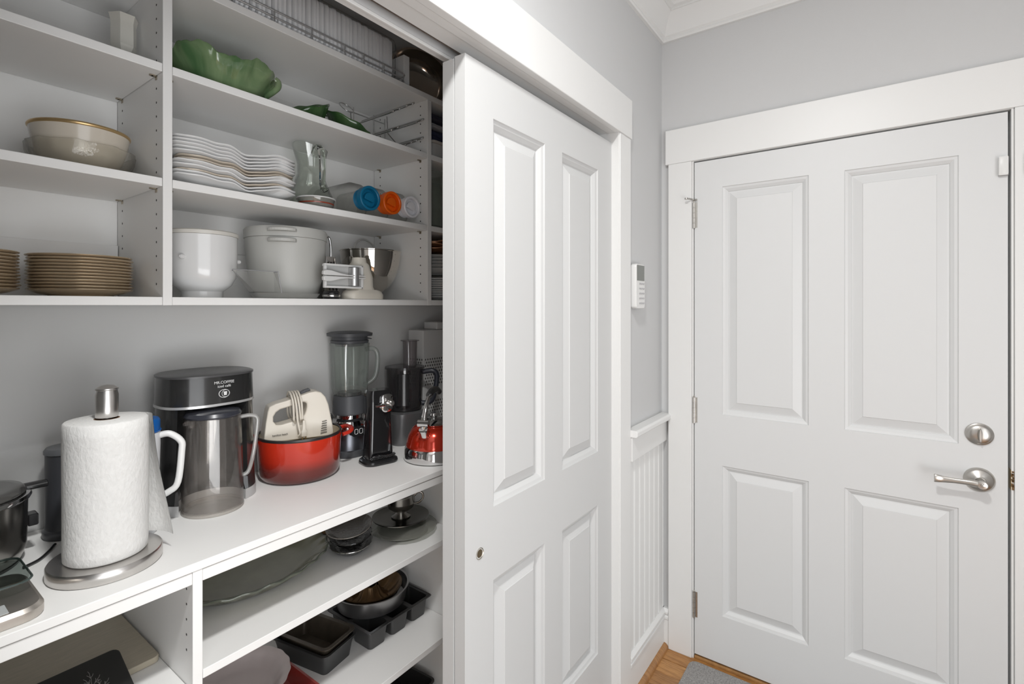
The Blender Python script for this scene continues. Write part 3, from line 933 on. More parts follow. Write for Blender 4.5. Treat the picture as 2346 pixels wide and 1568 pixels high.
def hairpin(x, z, y0=-0.108, y1=0.10, wd=0.017, dz=0.012):
    pts = [(x - wd, y1, z - dz), (x - wd, y0 + 0.012, z - dz), (x - wd * 0.8, y0 + 0.003, z - dz * 0.6), (x, y0, z), (x + wd * 0.8, y0 + 0.003, z + dz * 0.6), (x + wd, y0 + 0.012, z + dz), (x + wd, y1, z + dz)]
    return smooth_path(pts, 4)
for (x, z) in ((0.010, 0.155), (-0.050, 0.118), (0.056, 0.112), (-0.058, 0.052), (0.054, 0.046), (0.004, 0.018)):
    MB().tube(hairpin(x, z), 0.0029, 8).build('prong', WIRE, wr, smooth=60)
for x in (-0.070, 0.020, 0.072):
    MB().tube([(x, 0.10, 0.168), (x, 0.10, 0.08), (x, 0.10, 0.006), (x, 0.096, 0.003), (x, -0.09, 0.003)], 0.0024, 8).build('upright', WIRE, wr, smooth=60)
MB().tube([(-0.078, 0.1005, 0.150), (0.075, 0.1005, 0.150)], 0.0022, 8).build('crossbar', WIRE, wr, smooth=60)
MB().tube([(-0.078, 0.1005, 0.060), (0.075, 0.1005, 0.060)], 0.0022, 8).build('crossbar', WIRE, wr, smooth=60)
MB().tube([(-0.035, -0.04, 0.115), (-0.035, -0.045, 0.055), (-0.02, -0.07, 0.020)], 0.0018, 8).build('upright', WIRE, wr, smooth=60)
MB().tube(smooth_path([(-0.135 + 0.025 * math.cos(a), 0.05 + 0.02 * math.sin(a), 0.135 + 0.02 * math.sin(a)) for a in [i * 0.6 for i in range(11)]], 3), 0.0018, 8).build('wire_ring', WIRE, wr, smooth=60)
MB().tube([(-0.115, 0.055, 0.13), (-0.078, 0.1005, 0.100)], 0.0018, 8).build('upright', WIRE, wr, smooth=60)

# ------------------------------------------------------------------ top of the wall shelves
ck = thing('wire_basket', 'low chrome wire tray lying along the top shelf edge', 'wire tray', (0.880, 1.40, U3))
for z, ins in ((0.004, 0.006), (0.018, 0.003), (0.034, 0.0)):
    ring = [(p[0], p[1], z) for p in rrect(0.60 - ins * 2, 0.19 - ins * 2, 0.02, 5)]
    MB().tube(ring, 0.0026, 8, closed=True).build('rim_wire', WIREB, ck, smooth=60)
for x in (-0.28, -0.17, -0.06, 0.05, 0.12, 0.20, 0.285):
    MB().tube(smooth_path([(x, -0.096, 0.036), (x, -0.094, 0.015), (x, -0.089, 0.002), (x, 0.0, 0.002), (x, 0.089, 0.002), (x, 0.094, 0.015), (x, 0.096, 0.036)], 3), 0.0020, 6).build('cross_wire', WIREB, ck, smooth=60)
fk = thing('wrapped_bowls', 'row of white foam bowls in clear plastic wrap on the top shelf', 'package', (0.600, 1.362, U3 + 0.0055), 0)
FOAM = mat('white foam', (0.90, 0.90, 0.905), 0.5, bump=0.1, bscale=300)
fb = None
for i in range(37):
    if fb is None:
        fb = MB().loft([[(x_, p[0], 0.071 + p[1]) for p in rrect(w_, h_, 0.020, 5)] for (x_, w_, h_) in ((0.0, 0.074, 0.126), (0.002, 0.082, 0.134), (0.0085, 0.084, 0.136), (0.0105, 0.076, 0.128))]).build('foam_bowl', FOAM, fk, smooth=40)
        q = fb
    else:
        q = fb.copy(); COL.objects.link(q)
    q.location = (0.0145 * i + 0.002 * math.sin(i * 1.7), 0.0015 * math.sin(i * 2.3), 0.001 * math.sin(i * 3.1) + 0.001)
WRAP = thin_glass('crinkled wrap', (0.99, 0.99, 0.99), 1.18, 0.15, body=0.05, bodycol=(0.85, 0.85, 0.87), bump=0.5, bscale=60)
wb = MB()
rings = []
random.seed(11)
for (x_, s_) in ((-0.004, 1.03), (0.25, 1.035), (0.45, 1.03), (0.537, 1.03), (0.543, 0.96), (0.550, 0.74), (0.554, 0.56), (0.558, 0.60), (0.563, 0.70)):
    ring = []
    for p in rrect(0.088 * s_, 0.138 * s_, 0.018 * s_, 6):
        jx = random.uniform(-0.002, 0.002) if x_ > 0.538 else 0
        ring.append((x_ + jx, p[0] + jx, 0.0725 + p[1] + jx))
    rings.append(ring)
wb.loft(rings, True, False)
wb.build('plastic_wrap', WRAP, fk, smooth=30)
wc = box('paper_carton', 1.184, 1.210, 1.325, 1.50, U3 + 0.0005, U3 + 0.115, mat('white carton', (0.86, 0.86, 0.85), 0.6), None, 0.0015)
tag(wc, 'white paper carton standing between wrapped bowls and the steel pan', 'carton')
BRONZ = mat('dark polished steel', (0.50, 0.45, 0.40), 0.12, 1.0)
sp_ = thing('steel_pan', 'big polished steel pan on its side on the top shelf', 'pan', (1.366, 1.440, U3 + 0.1245), rot=(math.radians(74), 0, math.radians(-24)))
MB().lathe([(0.0, -0.055), (0.080, -0.055), (0.100, -0.045), (0.112, -0.015), (0.118, 0.020), (0.124, 0.022), (0.124, 0.025), (0.116, 0.025), (0.109, -0.012), (0.097, -0.040), (0.078, -0.050), (0.0, -0.050)], 64).build('pan_wall', BRONZ, sp_, smooth=40)
MB().lathe([(0.0, -0.0498), (0.02, -0.049), (0.022, -0.0465), (0.0, -0.046)], 32).build('pan_boss', BRONZ, sp_, smooth=40)

# ------------------------------------------------------------------ middle bay, bottom shelf
wp = thing('white_crock', 'white ceramic crock with cream rim band standing next to the divider', 'pot', (0.578, 1.415, U0))
MB().lathe([(0.0, 0.0), (0.046, 0.0), (0.047, 0.016), (0.052, 0.020), (0.066, 0.032), (0.076, 0.052), (0.0795, 0.080), (0.0800, 0.158), (0.076, 0.158), (0.075, 0.080), (0.065, 0.040), (0.0, 0.026)], 56).build('crock_body', WHITEC, wp, smooth=45)
MB().lathe([(0.0, 0.172), (0.060, 0.172), (0.079, 0.170), (0.0825, 0.167), (0.0825, 0.1585), (0.0, 0.1582)], 56).build('lid', mat('cream lid', (0.66, 0.64, 0.59), 0.3), wp, smooth=40)
for (a, zz) in ((-0.16, 0.098), (PI + 0.65, 0.100)):
    MB().tube([(0.078 * math.cos(a), 0.078 * math.sin(a), zz), (0.087 * math.cos(a), 0.087 * math.sin(a), zz), (0.0905 * math.cos(a), 0.0905 * math.sin(a), zz)], [0.006, 0.006, 0.0035], 12).build('knob', WHITEC, wp, smooth=50)
tb = thing('grey_tub', 'large light grey lidded tub behind the clear plastic tray', 'tub', (0.832, 1.459, U0))
GREYP = mat('pale grey plastic', (0.50, 0.50, 0.475), 0.45, bump=0.06, bscale=300)
MB().lathe([(0.0, 0.0), (0.080, 0.0), (0.088, 0.010), (0.103, 0.060), (0.111, 0.120), (0.1145, 0.178), (0.0, 0.178)], 64).build('tub_body', GREYP, tb, smooth=45)
tlid = MB().lathe([(0.1135, 0.1786), (0.1165, 0.1790), (0.1175, 0.203), (0.114, 0.2085), (0.0, 0.2095), (0.0, 0.180)], 64).build('lid', GREYP, tb, smooth=45)
def arc_tab(name, r, a0, a1, z0, z1, out, parent, m):
    b = MB()
    rings = []
    for i in range(13):
        a = a0 + (a1 - a0) * i / 12
        e = out * math.sin(PI * i / 12) ** 0.4 if 0 < i < 12 else 0.0
        rings.append([(rr * math.cos(a), rr * math.sin(a), z) for (rr, z) in ((r - 0.002, z0), (r + e, z0), (r + e, z1), (r - 0.002, z1))])
    b.loft(rings)
    return b.build(name, m, parent, bevel=0.001)
am = math.atan2(-1.459, -0.832) - 0.10
arc_tab('lid_handle', 0.117, am - 0.34, am + 0.34, 0.192, 0.200, 0.022, tlid, GREYP)
arc_tab('tub_handle', 0.1145, am - 0.34, am + 0.34, 0.162, 0.171, 0.022, tb, GREYP)
ct = thing('clear_tray', 'clear plastic scoop and tray lying before the grey tub', 'tray', (0.70, 1.325, U0))
MB().loft([[(p[0] + 0.055, p[1], z) for p in rrect(w_, d_, 0.008, 4)] for (w_, d_, z) in ((0.17, 0.036, 0.0), (0.182, 0.044, 0.010), (0.186, 0.046, 0.014))], True, False).build('tray_wall', PLASTC, ct, smooth=40)
hb = MB()
hb.loft([[(-0.040, -0.018, 0.016), (0.030, -0.018, 0.016), (0.030, 0.016, 0.016), (-0.040, 0.016, 0.016)], [(-0.100, -0.024, 0.071), (0.018, -0.024, 0.071), (0.030, 0.020, 0.071), (-0.080, 0.020, 0.071)]], True, False)
hb.build('hopper', PLASTC, ct)
MB().tube([(-0.100, -0.024, 0.071), (0.018, -0.024, 0.071), (0.030, 0.020, 0.071)], 0.0012, 6).build('hopper_edge', mat('grey edge', (0.30, 0.30, 0.31), 0.3), ct)
MB().tube([(-0.100, -0.024, 0.071), (-0.080, 0.020, 0.071)], 0.0012, 6).build('hopper_edge', mat('grey edge', (0.30, 0.30, 0.31), 0.3), ct)
MB().tube([(0.018, -0.024, 0.071), (0.032, -0.018, 0.014)], 0.0013, 6).build('hopper_edge', mat('grey edge', (0.30, 0.30, 0.31), 0.3), ct)
gr = thing('box_grater', 'small steel box grater with upright handle right of the grey tub', 'grater', (0.985, 1.475, U0))
MB().loft([[(p[0], p[1], z) for p in rrect(w_, d_, 0.005, 3)] for (w_, d_, z) in ((0.062, 0.056, 0.0), (0.040, 0.036, 0.140), (0.038, 0.034, 0.142))]).build('grater_body', CHROME, gr, smooth=40)
gh = MB()
for rr in range(7):
    for cc in range(3):
        z = 0.018 + rr * 0.017
        y = -0.0283 + 0.0100 * z / 0.142
        x = (-0.014 + 0.014 * cc + (0.004 if rr % 2 else 0)) * (1 - 0.3 * z / 0.142)
        gh.box(x - 0.0028, x + 0.0028, y - 0.001, y + 0.001, z - 0.0045, z + 0.0045)
o = gh.build('grater_holes', DARKHOLE, gr); o['kind'] = 'stuff'
MB().tube(smooth_path([(-0.012, 0, 0.138), (-0.012, 0, 0.175), (-0.006, 0, 0.205), (0.006, 0, 0.205), (0.012, 0, 0.175), (0.012, 0, 0.138)], 4), 0.004, 8).build('handle', CHROME, gr, smooth=60)
bc = thing('black_cup', 'small black and chrome cup lying under the white clamp', 'cup', (0.905, 1.336, U0))
MB().lathe([(0.0, 0.0), (0.023, 0.0), (0.025, 0.003), (0.025, 0.017), (0.021, 0.024), (0.0, 0.025)], 32).build('cup_body', BLACKP, bc, smooth=40)
MB().lathe([(0.0255, 0.006), (0.0262, 0.007), (0.0262, 0.011), (0.0255, 0.012)], 32).build('chrome_ring', CHROME, bc, smooth=40)
# cream food grinder with white clamp handles
fg = thing('food_grinder', 'cream hand food grinder with white paddle handles before the steel bowl', 'grinder', (1.010, 1.335, U0))
MB().loft([[(cx_ + p[0], p[1], z) for p in rrect(w_, d_, r_, 6)] for (cx_, w_, d_, r_, z) in ((0, 0.100, 0.060, 0.028, 0.026), (0.002, 0.080, 0.056, 0.026, 0.040), (0.002, 0.078, 0.054, 0.025, 0.070), (-0.004, 0.062, 0.050, 0.023, 0.110), (-0.006, 0.046, 0.044, 0.020, 0.118), (-0.006, 0.042, 0.040, 0.019, 0.132), (-0.006, 0.036, 0.034, 0.016, 0.132), (-0.006, 0.036, 0.034, 0.016, 0.115))]).build('grinder_body', CREAMPL, fg, smooth=35)
MB().loft([[(0.008 + p[0], p[1] - 0.002, z) for p in rrect(w_, d_, r_, 6)] for (w_, d_, r_, z) in ((0.142, 0.066, 0.030, 0.0), (0.144, 0.068, 0.032, 0.014), (0.132, 0.062, 0.029, 0.024), (0.110, 0.056, 0.026, 0.030), (0.07, 0.04, 0.018, 0.032))]).build('grinder_base', CREAMPL, fg, smooth=40)
fr_ = MB()
fr_.box(-0.155, -0.020, -0.040, -0.030, 0.098, 0.104)
fr_.box(-0.155, -0.020, -0.040, -0.030, 0.032, 0.038)
fr_.box(-0.155, -0.147, -0.040, -0.030, 0.038, 0.098)
fr_.box(-0.026, -0.018, -0.040, -0.026, 0.032, 0.104)
fr_.build('clamp_frame', WHITEPL, fg, bevel=0.0015)
box('clamp_plate', -0.150, -0.024, -0.029, -0.026, 0.036, 0.100, mat('clamp plate grey', (0.5, 0.5, 0.49), 0.4), fg, 0.001)
MB().lathe([(0.0, 0.040), (0.016, 0.040), (0.016, 0.096), (0.0, 0.096)], 24, (-0.052, -0.038, 0)).build('clamp_drum', mat('satin metal', (0.6, 0.6, 0.6), 0.35, 0.8), fg, smooth=40)
for sgn in (1, -1):
    pd = [(-0.018, 0.0675 + sgn * 0.0015), (-0.070, 0.0675 + sgn * 0.0015), (-0.160, 0.0675 + sgn * 0.0010), (-0.1665, 0.0675 + sgn * 0.004), (-0.165, 0.0675 + sgn * 0.014), (-0.155, 0.0675 + sgn * 0.0165), (-0.140, 0.0675 + sgn * 0.0160), (-0.110, 0.0675 + sgn * 0.009), (-0.085, 0.0675 + sgn * 0.0055), (-0.018, 0.0675 + sgn * 0.005)]
    MB().prism(pd, -0.052, -0.041, 'y').build('paddle_handle', WHITEPL, fg, bevel=0.0018)
sb = thing('mixing_bowl', 'polished steel mixing bowl with a loop handle on narrow foot', 'bowl', (1.155, 1.468, U0))
MB().lathe([(0.0, 0.0), (0.026, 0.0), (0.025, 0.012), (0.022, 0.018), (0.040, 0.026), (0.066, 0.048), (0.086, 0.080), (0.098, 0.115), (0.104, 0.150), (0.1055, 0.170), (0.1085, 0.1715), (0.1085, 0.1745), (0.104, 0.1745), (0.1015, 0.150), (0.095, 0.115), (0.083, 0.082), (0.063, 0.051), (0.0, 0.028)], 72).build('bowl_wall', mat('mirror steel', (0.72, 0.69, 0.64), 0.06, 1.0), sb, smooth=45)
hl = [(0.045 + 0.052 * math.cos(a), 0.085 + 0.012 * math.sin(a), 0.172 + 0.058 * math.sin(a)) for a in [PI * i / 16 for i in range(17)]]
MB().tube(hl, 0.0032, 10).build('loop_handle', mat('white enamel wire', (0.70, 0.69, 0.67), 0.25, 0.3), sb, smooth=60)

# ------------------------------------------------------------------ right bay of the wall shelves (a sliver shows)
stack('side_plate', 'white plate glimpsed at the sliding door edge, %s of its stack', 'plate', 1.432, 1.420, U0, 0.112, 9, 0.0085, WPLATE, 'white plates in the right bay')
for i in range(5):
    t = thing('soup_plate', 'grey soup plate in the right bay, %s of five' % nth(i, 5), 'plate', (1.430, 1.418, U0 + 0.098 + i * 0.0125), 0.3 * i, 'grey soup plates in the right bay')
    plate_mesh(0.108, None, 0.024).build('plate_body', mat('grey glaze', (0.52, 0.52, 0.51), 0.25, coat=0.3), t, smooth=50)
for i in range(3):
    t = thing('copper_dish', 'copper coloured wavy dish on the grey soup plates, %s of three' % nth(i, 3), 'dish', (1.428, 1.420, U0 + 0.186 + i * 0.012), 0.5 * i, 'copper dishes in the right bay')
    def cw(a, r, z):
        return (1.0, 0.004 * math.sin(6 * a) if r > 0.08 else 0)
    MB().lathe([(0.0, 0.0), (0.060, 0.0), (0.085, 0.008), (0.106, 0.014), (0.106, 0.017), (0.084, 0.011), (0.058, 0.004), (0.0, 0.004)], 64, fn=cw).build('dish_wall', mat('copper glaze', (0.42, 0.20, 0.10), 0.3, 0.4), t, smooth=60)
for i, (x, y, lab) in enumerate(((1.365, 1.375, 'tall clear glass vase in the right bay nearest the divider'), (1.475, 1.42, 'tall clear glass vase in the right bay behind the first'))):
    t = thing('glass_vase', lab, 'vase', (x, y, U1))
    MB().lathe([(0.0, 0.0), (0.045, 0.0), (0.048, 0.006), (0.046, 0.09), (0.050, 0.19), (0.053, 0.215), (0.050, 0.215), (0.047, 0.19), (0.043, 0.09), (0.043, 0.014), (0.0, 0.012)], 40).build('vase_wall', GLASSG, t, smooth=50)
bk = thing('ribbed_box', 'clear ribbed plastic box at the bottom of the upper right bay', 'box', (1.43, 1.42, U2))
MB().loft([[(p[0], p[1], z) for p in rrect(0.24, 0.22, 0.015, 4)] for z in (0.0, 0.052)]).build('box_wall', mat('translucent grey', (0.42, 0.42, 0.41), 0.3), bk, smooth=40)
for i in range(12):
    y = -0.10 + 0.017 * i
    box('rib', -0.1225, -0.1195, y, y + 0.008, 0.003, 0.049, mat('translucent grey', (0.42, 0.42, 0.41), 0.3), bk, 0.0008)
MB().loft([[(p[0], p[1], z) for p in rrect(0.25, 0.23, 0.016, 4)] for z in (0.0522, 0.062)]).build('lid', mat('grey beige lid', (0.45, 0.42, 0.38), 0.5), bk, smooth=40)
def cloth(label, z, m, h):
    b = MB()
    rings = []
    for k_ in range(9):
        x = -0.118 + 0.236 * k_ / 8
        rings.append([(x + 0.002 * math.sin(j_ * 2.1 + k_), y, zz + 0.002 * math.sin(k_ * 1.3 + j_)) for j_, (y, zz) in enumerate(((-0.10, 0.003), (-0.108, h * 0.3), (-0.10, h * 0.5), (-0.106, h * 0.75), (-0.098, h), (0.0, h + 0.002), (0.098, h), (0.10, 0.003)))])
    b.loft(rings)
    o = b.build('folded_cloth', m, None, smooth=50)
    o.location = (1.43, 1.42, z)
    tag(o, label, 'cloth', 'folded cloths in the right bay')
cloth('folded navy cloth on the ribbed box in the right bay', U2 + 0.0625, mat('navy cloth', (0.02, 0.025, 0.06), 0.9, bump=0.4), 0.042)
cloth('folded pale grey cloth between the two navy cloths', U2 + 0.1085, mat('grey cloth', (0.38, 0.38, 0.40), 0.9, bump=0.4), 0.022)
cloth('folded dark cloth on top of the cloth pile in the right bay', U2 + 0.1345, mat('dark cloth', (0.04, 0.04, 0.06), 0.9, bump=0.4), 0.030)

# ------------------------------------------------------------------ worktop, left
ks = thing('kitchen_scale', 'flat kitchen scale with steel body and clear glass platform', 'scale', (0.125, 1.245, W))
MB().loft([[(p[0], p[1], z) for p in rrect(w_, d_, r_, 6)] for (w_, d_, r_, z) in ((0.200, 0.182, 0.030, 0.0), (0.204, 0.186, 0.032, 0.004), (0.204, 0.186, 0.032, 0.016), (0.192, 0.174, 0.028, 0.022), (0.180, 0.160, 0.024, 0.022))]).build('scale_body', mat('scale steel', (0.56, 0.52, 0.48), 0.42, 1.0), ks, smooth=35)
for (x, y) in ((-0.03, 0.045), (0.03, 0.045)):
    MB().lathe([(0.0, 0.0215), (0.012, 0.0215), (0.010, 0.0395), (0.0, 0.0395)], 20, (x, y, 0)).build('platform_post', BLACKP, ks, smooth=40)
MB().loft([[(p[0], p[1] + 0.042, z) for p in rrect(0.192, 0.135, 0.022, 6)] for z in (0.040, 0.046)]).build('glass_platform', thin_glass('platform glass', (0.80, 0.85, 0.83), 1.6), ks, smooth=35)
MB().tube([(p[0], p[1] + 0.042, 0.043) for p in rrect(0.193, 0.136, 0.022, 6)], 0.0018, 6, closed=True).build('glass_edge', mat('green glass edge', (0.05, 0.07, 0.065), 0.3), ks, smooth=60)
box('display', -0.02, 0.055, -0.082, -0.045, 0.0218, 0.0232, mat('grey display', (0.48, 0.50, 0.50), 0.3), ks, 0.0008)

pc = thing('steel_cooker', 'steel pot with dark glass lid and black handle at the left edge', 'cooker', (0.156, 1.472, W))
MB().lathe([(0.0, 0.0), (0.080, 0.0), (0.090, 0.008), (0.098, 0.030), (0.100, 0.130), (0.0, 0.130)], 64).build('pot_body', mat('dark steel', (0.30, 0.29, 0.275), 0.22, 1.0), pc, smooth=40)
MB().lathe([(0.0, -0.0), (0.088, 0.0), (0.090, 0.006), (0.0, 0.010)], 40, (0, 0, -0.0005)).build('pot_foot', BLACKP, pc, smooth=40)
MB().lathe([(0.1005, 0.1305), (0.104, 0.131), (0.106, 0.136), (0.104, 0.141), (0.097, 0.142), (0.094, 0.138), (0.094, 0.1305)], 64).build('pot_rim', CHROME, pc, smooth=50)
MB().lathe([(0.0, 0.152), (0.050, 0.153), (0.078, 0.156), (0.092, 0.154), (0.098, 0.146), (0.096, 0.1425), (0.0, 0.1425)], 64).build('lid', mat('smoked glass lid', (0.055, 0.053, 0.05), 0.1, coat=0.5), pc, smooth=50)
MB().loft([[(0.098 + 0.036 * t_ , 0.012 + 0.014 * math.cos(a), 0.141 + 0.008 * math.sin(a)) for a in [2 * PI * i / 12 for i in range(12)]] for t_ in (-0.3, 0.5, 1.0)]).build('handle', BLACKP, pc, smooth=50, bevel=0.002)
box('side_clip', 0.099, 0.116, -0.012, 0.020, 0.060, 0.085, BLACKP, pc, 0.003)

cg = thing('coffee_grinder', 'dark grey cylindrical canister behind the paper towel roll', 'canister', (0.338, 1.531, W))
MB().lathe([(0.0, 0.0), (0.046, 0.0), (0.048, 0.004), (0.048, 0.016), (0.043, 0.020), (0.043, 0.190), (0.0, 0.190)], 40).build('canister_body', mat('slate plastic', (0.06, 0.062, 0.07), 0.35), cg, smooth=40)
MB().lathe([(0.0435, 0.1905), (0.0455, 0.192), (0.0455, 0.199), (0.042, 0.204), (0.0, 0.206), (0.0, 0.1905)], 40).build('lid', mat('slate lid', (0.13, 0.135, 0.145), 0.3), cg, smooth=40)
cord = MB().tube(smooth_path([(0.236, 1.392, W + 0.0034), (0.262, 1.408, W + 0.0034), (0.284, 1.440, W + 0.0034), (0.300, 1.470, W + 0.0034)], 8), 0.003, 8)
tag(cord.build('power_cord', BLACKP, None, smooth=60), 'thin black power cord on the worktop behind the scale', 'cord')

# paper towel on a steel holder
ph = thing('towel_holder', 'brushed steel paper towel holder with round base and knob', 'towel holder', (0.341, 1.277, W))
MB().lathe([(0.0, 0.0), (0.0925, 0.0), (0.0945, 0.003), (0.0945, 0.022), (0.0925, 0.025), (0.0, 0.026)], 80).build('base', STEEL, ph, smooth=35)
MB().lathe([(0.0, 0.0195), (0.008, 0.0195), (0.008, 0.318), (0.0, 0.318)], 20).build('pole', STEEL, ph, smooth=40)
MB().lathe([(0.008, 0.3045), (0.0185, 0.3045), (0.0192, 0.308), (0.0192, 0.350), (0.0175, 0.357), (0.0175, 0.3595), (0.0195, 0.361), (0.0190, 0.3635), (0.012, 0.369), (0.0, 0.371)], 40).build('knob', STEEL, ph, smooth=30)
PAPER = wave_mat('embossed paper', (0.68, 0.675, 0.66), (0.73, 0.725, 0.71), 150, 0.3, 0.9, bump=0.7, stretch=(1, 1, 0.6))
pr = thing('paper_towel_roll', 'white embossed paper towel roll with a loose hanging sheet', 'paper towel', (0.341, 1.277, W + 0.0265), math.radians(0))
def soft(a, r, z):
    return (1 + 0.006 * math.sin(2 * a + 9 * z) + 0.004 * math.sin(5 * a + 23 * z), 0)
MB().lathe([(0.021, 0.0), (0.066, 0.0), (0.069, 0.003)] + [(0.0698, 0.02 + 0.0225 * i) for i in range(11)] + [(0.069, 0.2715), (0.066, 0.2745), (0.021, 0.275)], 72, fn=soft).build('roll', PAPER, pr, smooth=50)
MB().lathe([(0.0208, -0.0), (0.0215, 0.0), (0.0215, 0.2752), (0.0195, 0.2752), (0.0195, 0.0)], 32).build('core', mat('brown cardboard', (0.20, 0.12, 0.07), 0.9), pr, smooth=40)
# loose sheet: leaves the roll on the right and swings out towards its lower corner
sh_ = MB()
rows = []
for i in range(13):
    z = 0.272 - 0.266 * i / 12
    t_ = i / 12
    row = []
    for k_ in range(9):
        s_ = k_ / 8
        a0 = math.radians(55 - 75 * s_)
        out = 0.0714 + (0.004 + 0.034 * t_) * max(0, s_ - 0.2) / 0.8
        x, y = out * math.cos(a0), out * math.sin(a0)
        row.append((x + 0.003 * math.sin(5 * t_ + s_ * 3) * s_, y, z + 0.002 * s_))
    rows.append(row)
outer = [[(p[0] + 0.0007, p[1], p[2]) for p in r_] for r_ in rows]
for r_i, rowset in enumerate((rows, outer)):
    n_ = 9
    vv = [p for r_ in rowset for p in r_]
    ff = [(i * n_ + j_, i * n_ + j_ + 1, (i + 1) * n_ + j_ + 1, (i + 1) * n_ + j_) for i in range(12) for j_ in range(8)]
    sh_.add(vv, ff)
sh_.build('loose_sheet', PAPER, pr, smooth=70)

# white pitcher with blue lid
wpi = thing('white_pitcher', 'white plastic pitcher with blue lid behind the paper towel roll', 'pitcher', (0.434, 1.392, W))
MB().lathe([(0.0, 0.0), (0.032, 0.0), (0.034, 0.004), (0.0395, 0.205), (0.0395, 0.235), (0.0, 0.235)], 40).build('pitcher_body', mat('milky plastic', (0.62, 0.63, 0.65), 0.4), wpi, smooth=40)
MB().lathe([(0.0400, 0.2355), (0.0412, 0.237), (0.0412, 0.2395), (0.039, 0.240), (0.039, 0.262), (0.036, 0.267), (0.0, 0.269), (0.0, 0.2355)], 40).build('lid', mat('blue lid', (0.004, 0.09, 0.33), 0.4), wpi, smooth=40)
MB().tube(smooth_path([(0.034, -0.016, 0.225), (0.052, -0.026, 0.226), (0.072, -0.036, 0.206), (0.073, -0.037, 0.180), (0.066, -0.034, 0.108), (0.050, -0.026, 0.088), (0.030, -0.014, 0.078)], 5), 0.0075, 10).build('handle', WHITEPL, wpi, smooth=60)

# iced coffee maker
MX, MY, MA, MBd = 0.617, 1.492, 0.118, 0.096
PXC, PYC, PR = 0.602, 1.411, 0.072
cm_ = thing('coffee_maker', 'tall oval black iced coffee maker with silver band and logo', 'coffee maker', (MX, MY, W))
def oval(a_, b_, z, n=72, scoop=None, dx=0.0):
    out = []
    for i in range(n):
        a = 2 * PI * i / n
        e = 2.6
        ca, sa = math.cos(a), math.sin(a)
        rr = 1 / ((abs(ca) ** e + abs(sa) ** e) ** (1 / e))
        x, y = a_ * rr * ca + dx, b_ * rr * sa
        if scoop:
            xc, yc, R = scoop
            if abs(x - xc) < R and y < 0.02:
                y = max(y, yc + math.sqrt(R * R - (x - xc) ** 2))
        out.append((x, y, z))
    return out
sco = (PXC - MX, PYC - MY, PR + 0.006)
MAKER = mat('glossy black shell', (0.022, 0.022, 0.022), 0.22, coat=0.5)
MB().loft([oval(MA + 0.003, MBd, 0.027, scoop=sco), oval(MA, MBd, 0.06, scoop=sco), oval(MA - 0.006, MBd - 0.002, 0.262, scoop=sco), oval(MA - 0.006, MBd - 0.002, 0.268, scoop=sco)]).build('tower', MAKER, cm_, smooth=35)
MB().loft([oval(MA + 0.004, MBd + 0.001, 0.0, scoop=sco), oval(MA + 0.004, MBd + 0.001, 0.0265, scoop=sco)]).build('foot_band', mat('silver grey plastic', (0.52, 0.52, 0.52), 0.35, 0.2), cm_, smooth=35)
MB().loft([oval(MA - 0.004, MBd, 0.275), oval(MA - 0.006, MBd - 0.002, 0.345)]).build('brew_head', MAKER, cm_, smooth=35)
MB().loft([oval(MA - 0.002, MBd + 0.001, 0.2685), oval(MA - 0.0025, MBd + 0.0005, 0.2748)]).build('silver_band', mat('silver band', (0.70, 0.70, 0.70), 0.25, 0.6), cm_, smooth=35)
MB().loft([oval(MA - 0.004, MBd, 0.3452), oval(MA - 0.004, MBd, 0.350), oval(MA - 0.010, MBd - 0.006, 0.353)]).build('top_lid', mat('grey black lid', (0.07, 0.07, 0.072), 0.3), cm_, smooth=35)
INK = mat('white print', (0.75, 0.75, 0.75), 0.5)
TM = Matrix.Translation((0.006, -MBd - 0.0002, 0.3295)) @ Matrix.Rotation(PI / 2, 4, 'X')
text_part('brand_print', 'MR.COFFEE', 0.0100, TM, INK, cm_)
text_part('brand_print', 'iced café', 0.0095, Matrix.Translation((0.006, -MBd - 0.0002, 0.3195)) @ Matrix.Rotation(PI / 2, 4, 'X'), INK, cm_)
lg = MB()
for (dx, r0, r1) in ((-0.0022, 0.0112, 0.0100), (0.0012, 0.0096, 0.0086)):
    lg.lathe([(r0, 0.0), (r0, 0.0006), (r1, 0.0006), (r1, 0.0)], 32, (dx, 0, 0), sx=1.25 if dx < 0 else 1.0)
lg.prism([(-0.003, -0.005), (0.004, -0.005), (0.005, 0.005), (-0.004, 0.005)], 0, 0.0006)
lg.xf(Matrix.Translation((0.008, -MBd - 0.0002, 0.3000)) @ Matrix.Rotation(PI / 2, 4, 'X')).build('emblem', INK, cm_)

cp_ = thing('coffee_pitcher', 'clear smoky pitcher with dark lid standing in the coffee maker', 'pitcher', (PXC, PYC, W))
MB().lathe([(0.0, 0.002), (0.066, 0.002), (0.0715, 0.0), (0.0718, 0.004), (0.0690, 0.150), (0.0650, 0.243), (0.0625, 0.243), (0.0665, 0.150), (0.0690, 0.010), (0.0, 0.008)], 64).build('pitcher_wall', SMOKE, cp_, smooth=50)
MB().lathe([(0.0716, 0.000), (0.0722, 0.004), (0.0712, 0.0075), (0.0690, 0.006)], 64).build('foot_ring', thin_glass('clear foot', (0.88, 0.86, 0.83), 1.4, 0.05, body=0.35, bodycol=(0.72, 0.69, 0.64)), cp_, smooth=60)
MB().lathe([(0.0, 0.2445), (0.0655, 0.2440), (0.0665, 0.248), (0.062, 0.256), (0.040, 0.260), (0.0, 0.261)], 56).build('lid', mat('navy black lid', (0.030, 0.032, 0.042), 0.3, coat=0.3), cp_, smooth=40)
MB().tube(smooth_path([(-0.060, -0.020, 0.232), (-0.068, -0.024, 0.238), (-0.080, -0.028, 0.238)], 4), [0.010, 0.009, 0.008, 0.007, 0.007, 0.006, 0.006, 0.005, 0.004], 10).build('spout', SMOKE, cp_, smooth=60)
